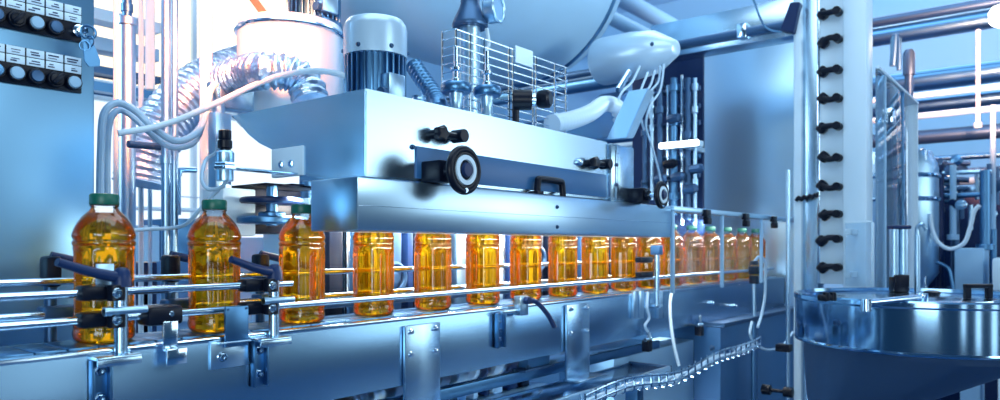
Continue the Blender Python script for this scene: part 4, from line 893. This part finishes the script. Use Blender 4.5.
for i in range(40):
    px = rnd.uniform(934, 1000); py = rnd.uniform(160, 232); a = U(px, py, X=4.6 + rnd.uniform(-.1, .15)); p = MB()
    if i % 3 == 0: p.cyl(a, a + Vector((0, rnd.uniform(.12, .4), rnd.uniform(-.02, .02))), rnd.uniform(.008, .016), 12)
    elif i % 3 == 1: p.cyl(a, a + Vector((0, 0, -rnd.uniform(.1, .3))), rnd.uniform(.008, .016), 12)
    else: p.lathe([(0, 0), (.018, 0), (.024, .012), (.014, .03), (.026, .042), (0, .048)], a, (-1, rnd.uniform(-1, 1), rnd.uniform(-.5, .5)), 14)
    build(p, 'valve_pipe' if i % 3 < 2 else 'valve_head', ['dark', 'mid', 'navy', 'satin', 'dark'][i % 5], r)
p = MB(); p.tube([U(px, py, X=4.2) for px, py in ((930, 214), (932, 228), (938, 242), (950, 249), (964, 243), (970, 228), (974, 212), (980, 205))], .010, 12); tag(build(p, 'drain_hose', 'whitehose'), 'white U shaped hose hanging in front of the blurred machines', 'hose')
p = MB(); p.tube([U(px, py, X=4.2) for px, py in ((936, 262), (948, 268), (952, 282), (954, 295))], .008, 10); tag(build(p, 'drain_hose', 'mid'), 'thin dark hose arching under the white U hose', 'hose')
r = thing('cable_conveyor', 'blurred blue slanting pipe rack behind the enclosure corner', 'pipe rack', U(935, 170, X=5))
for i in range(4):
    a = U(920, 150 + i * 9, X=4.9); b = U(950, 178 + i * 8, X=4.9); p = MB(); p.cyl(a, b, .022, 10); build(p, 'rack_pipe', ['mid', 'dark', 'pale', 'dark'][i], r)
for yy, zz_, rr, lab in ((3.0, 3.03, .06, 'pale ceiling pipe slanting past the top right of the tank, lower of two'), (3.3, 3.45, .08, 'pale ceiling pipe slanting past the top right of the tank, upper of two')):
    p = MB(); p.cyl((1.0, yy, zz_), (9.45, yy, zz_), rr, 18); tag(build(p, 'ceiling_pipe', 'pale'), lab, 'pipe')
# lit strip on far wall, ceiling lamps
def ceil_light(x, y, lab, lx=.15, ly=1.2):
    r = thing('ceiling_light', lab, 'light', (x, y, 4.5), 'long white ceiling lights')
    p = MB(); p.box(x - lx, x + lx, y - ly, y + ly, 4.54, 4.6, .01); build(p, 'housing', 'white', r)
    p = MB(); p.box(x - lx * .8, x + lx * .8, y - ly * .96, y + ly * .96, 4.525, 4.54, .004); build(p, 'diffuser', 'lampcool', r)
# warm lamp at right top
a = U(1001, 17, X=4.9)
r = thing('high_bay_lamp', 'warm glowing round lamp at the upper right corner', 'lamp', a)
p = MB(); p.lathe([(0, -.02), (.03, -.015), (.05, .0), (.045, .05), (0, .07)], a, (-1, .2, -.3), 28); build(p, 'glowing_lens', 'lampwarm', r)
p = MB(); p.lathe([(.052, 0), (.065, -.015), (.06, .08), (.03, .12), (0, .13)], a + Vector((.05, 0, .02)), (1, -.2, .3), 28); build(p, 'reflector', 'white', r)
p = MB(); p.cyl(a + Vector((.2, 0, .05)), Vector((a.x + .2, a.y, 4.6)), .012, 10); build(p, 'hanger', 'white', r)
# ================================================================== LIGHT
W = bpy.data.worlds.new('world'); SC.world = W; W.use_nodes = True
bg = W.node_tree.nodes['Background']; bg.inputs[0].default_value = (.09, .28, .55, 1); bg.inputs[1].default_value = .20
def area(name, loc, target, sx, sy, power, col):
    l = bpy.data.lights.new(name, 'AREA'); l.shape = 'RECTANGLE'; l.size = sx; l.size_y = sy; l.energy = power; l.color = col
    o = bpy.data.objects.new(name, l); COL.objects.link(o); o.location = loc
    o.rotation_euler = (Vector(target) - Vector(loc)).to_track_quat('-Z', 'Y').to_euler(); return o
LC = (.80, .94, 1)
area('ceiling_light_near', (.6, .6, 3.2), (1.0, 1.2, 1.2), 2.2, 1.2, 26, LC)
area('ceiling_light_far', (3.2, 1.2, 4.3), (3.2, 1.2, 0), 2.0, 2.0, 50, (.70, .89, 1))
area('ceiling_light_hall', (6.5, 1.0, 4.3), (6.5, 1, 0), 2.5, 3.5, 70, (.70, .89, 1))

area('window_light_front', (4.2, -2.6, 1.8), (1.2, 1.0, 1.2), 2.6, 1.4, 29, LC)  # added fill behind the camera, gives the hood front something bright to reflect
area('window_light_tall', (1.7, -3.2, 3.0), (.6, 1.3, 1.4), 1.6, 1.0, 36, LC)  # added high fill, whitens the cabinet top by reflection
area('window_light_left', (-1.3, -.6, 1.3), (1.9, 1.7, 2.2), 1.2, 1.2, 30, LC)  # added fill from the left toward tank and hood, no window there
for x in (-2.6, -.9, .5, 6.5, 8.4): area('tall_window_light', (x, -4.3, 1.5), (2.4, .4, 1.0), .4, 2.6, 8, LC)  # added narrow fills, reflected as upright streaks in the drum band
area('window_light_rear', (2.6, 5.2, 4.3), (1.4, 1.4, 1.5), 2.4, 1.0, 110, (1.0, .93, .82))
area('capper_strip_light', (2.0, 1.27, 1.245), (2.0, 1.40, 1.05), 2.2, .03, 26, (1.0, .95, .85))  # added strip behind the bottles, brightens what shows through the juice
area('guard_strip_light', (2.55, 1.02, 1.235), (2.55, 1.13, 1.10), 1.2, .03, 5, (1.0, .95, .85))  # added strip inside the glass guard to brighten its bottles
area('hood_strip_light', (1.35, .99, 1.16), (1.35, 1.12, 1.09), 1.1, .02, 5, (1.0, .95, .85))  # added strip under the lower cover, lights the bottle fronts
area('service_light', (1.45, 1.15, .25), (1.8, 1.9, .75), .5, .2, 12, LC)  # added fill standing in for floor bounce under the conveyor
area('window_light_far_left', (-1.6, 3.3, 2.3), (3.4, 1.2, 1.6), 1.6, 1.2, 50, LC)  # added fill out of view, put there to reflect in the tall panel
def spot(name, loc, target, power, col, ang, rad=.08):
    l = bpy.data.lights.new(name, 'SPOT'); l.energy = power; l.color = col; l.shadow_soft_size = rad; l.spot_size = math.radians(ang); l.spot_blend = .6
    o = bpy.data.objects.new(name, l); COL.objects.link(o); o.location = loc
    o.rotation_euler = (Vector(target) - Vector(loc)).to_track_quat('-Z', 'Y').to_euler(); return o
spot('warm_lamp_left', U(215, -70, t=1.25), U(225, 55, Y=1.65), 95, (1.0, .24, .07), 75)  # added warm spot above the frame, tints pipes and ducts peach
spot('warm_lamp_right', U(1004, 45, t=3.1), U(985, 25, X=5.2), 330, (1.0, .34, .16), 95)  # added spot before the overhead pipes, spreads the corner lamp's warm glow
spot('hall_spotlight', (3.6, -1.6, 2.3), (7.5, .8, 3.3), 1700, (.80, .93, 1), 62, .3)  # added upward fill, washes the right wall and upper pipes
spot('tank_spotlight', (2.0, -1.6, 1.7), (2.1, 1.6, 2.25), 210, (.80, .94, 1), 44, .3)  # added fill aimed at the tank's shaded underside
vs = SC.view_settings
SC.display_settings.display_device = 'sRGB'
vs.view_transform = 'Standard'; vs.look = 'None'; vs.exposure = 0.22; vs.gamma = 1.0; vs.use_curve_mapping = False
SC.cycles.max_bounces = 16; SC.cycles.transmission_bounces = 14; SC.cycles.transparent_max_bounces = 24; SC.cycles.glossy_bounces = 6
SC.cycles.caustics_refractive = True; SC.cycles.sample_clamp_indirect = 4
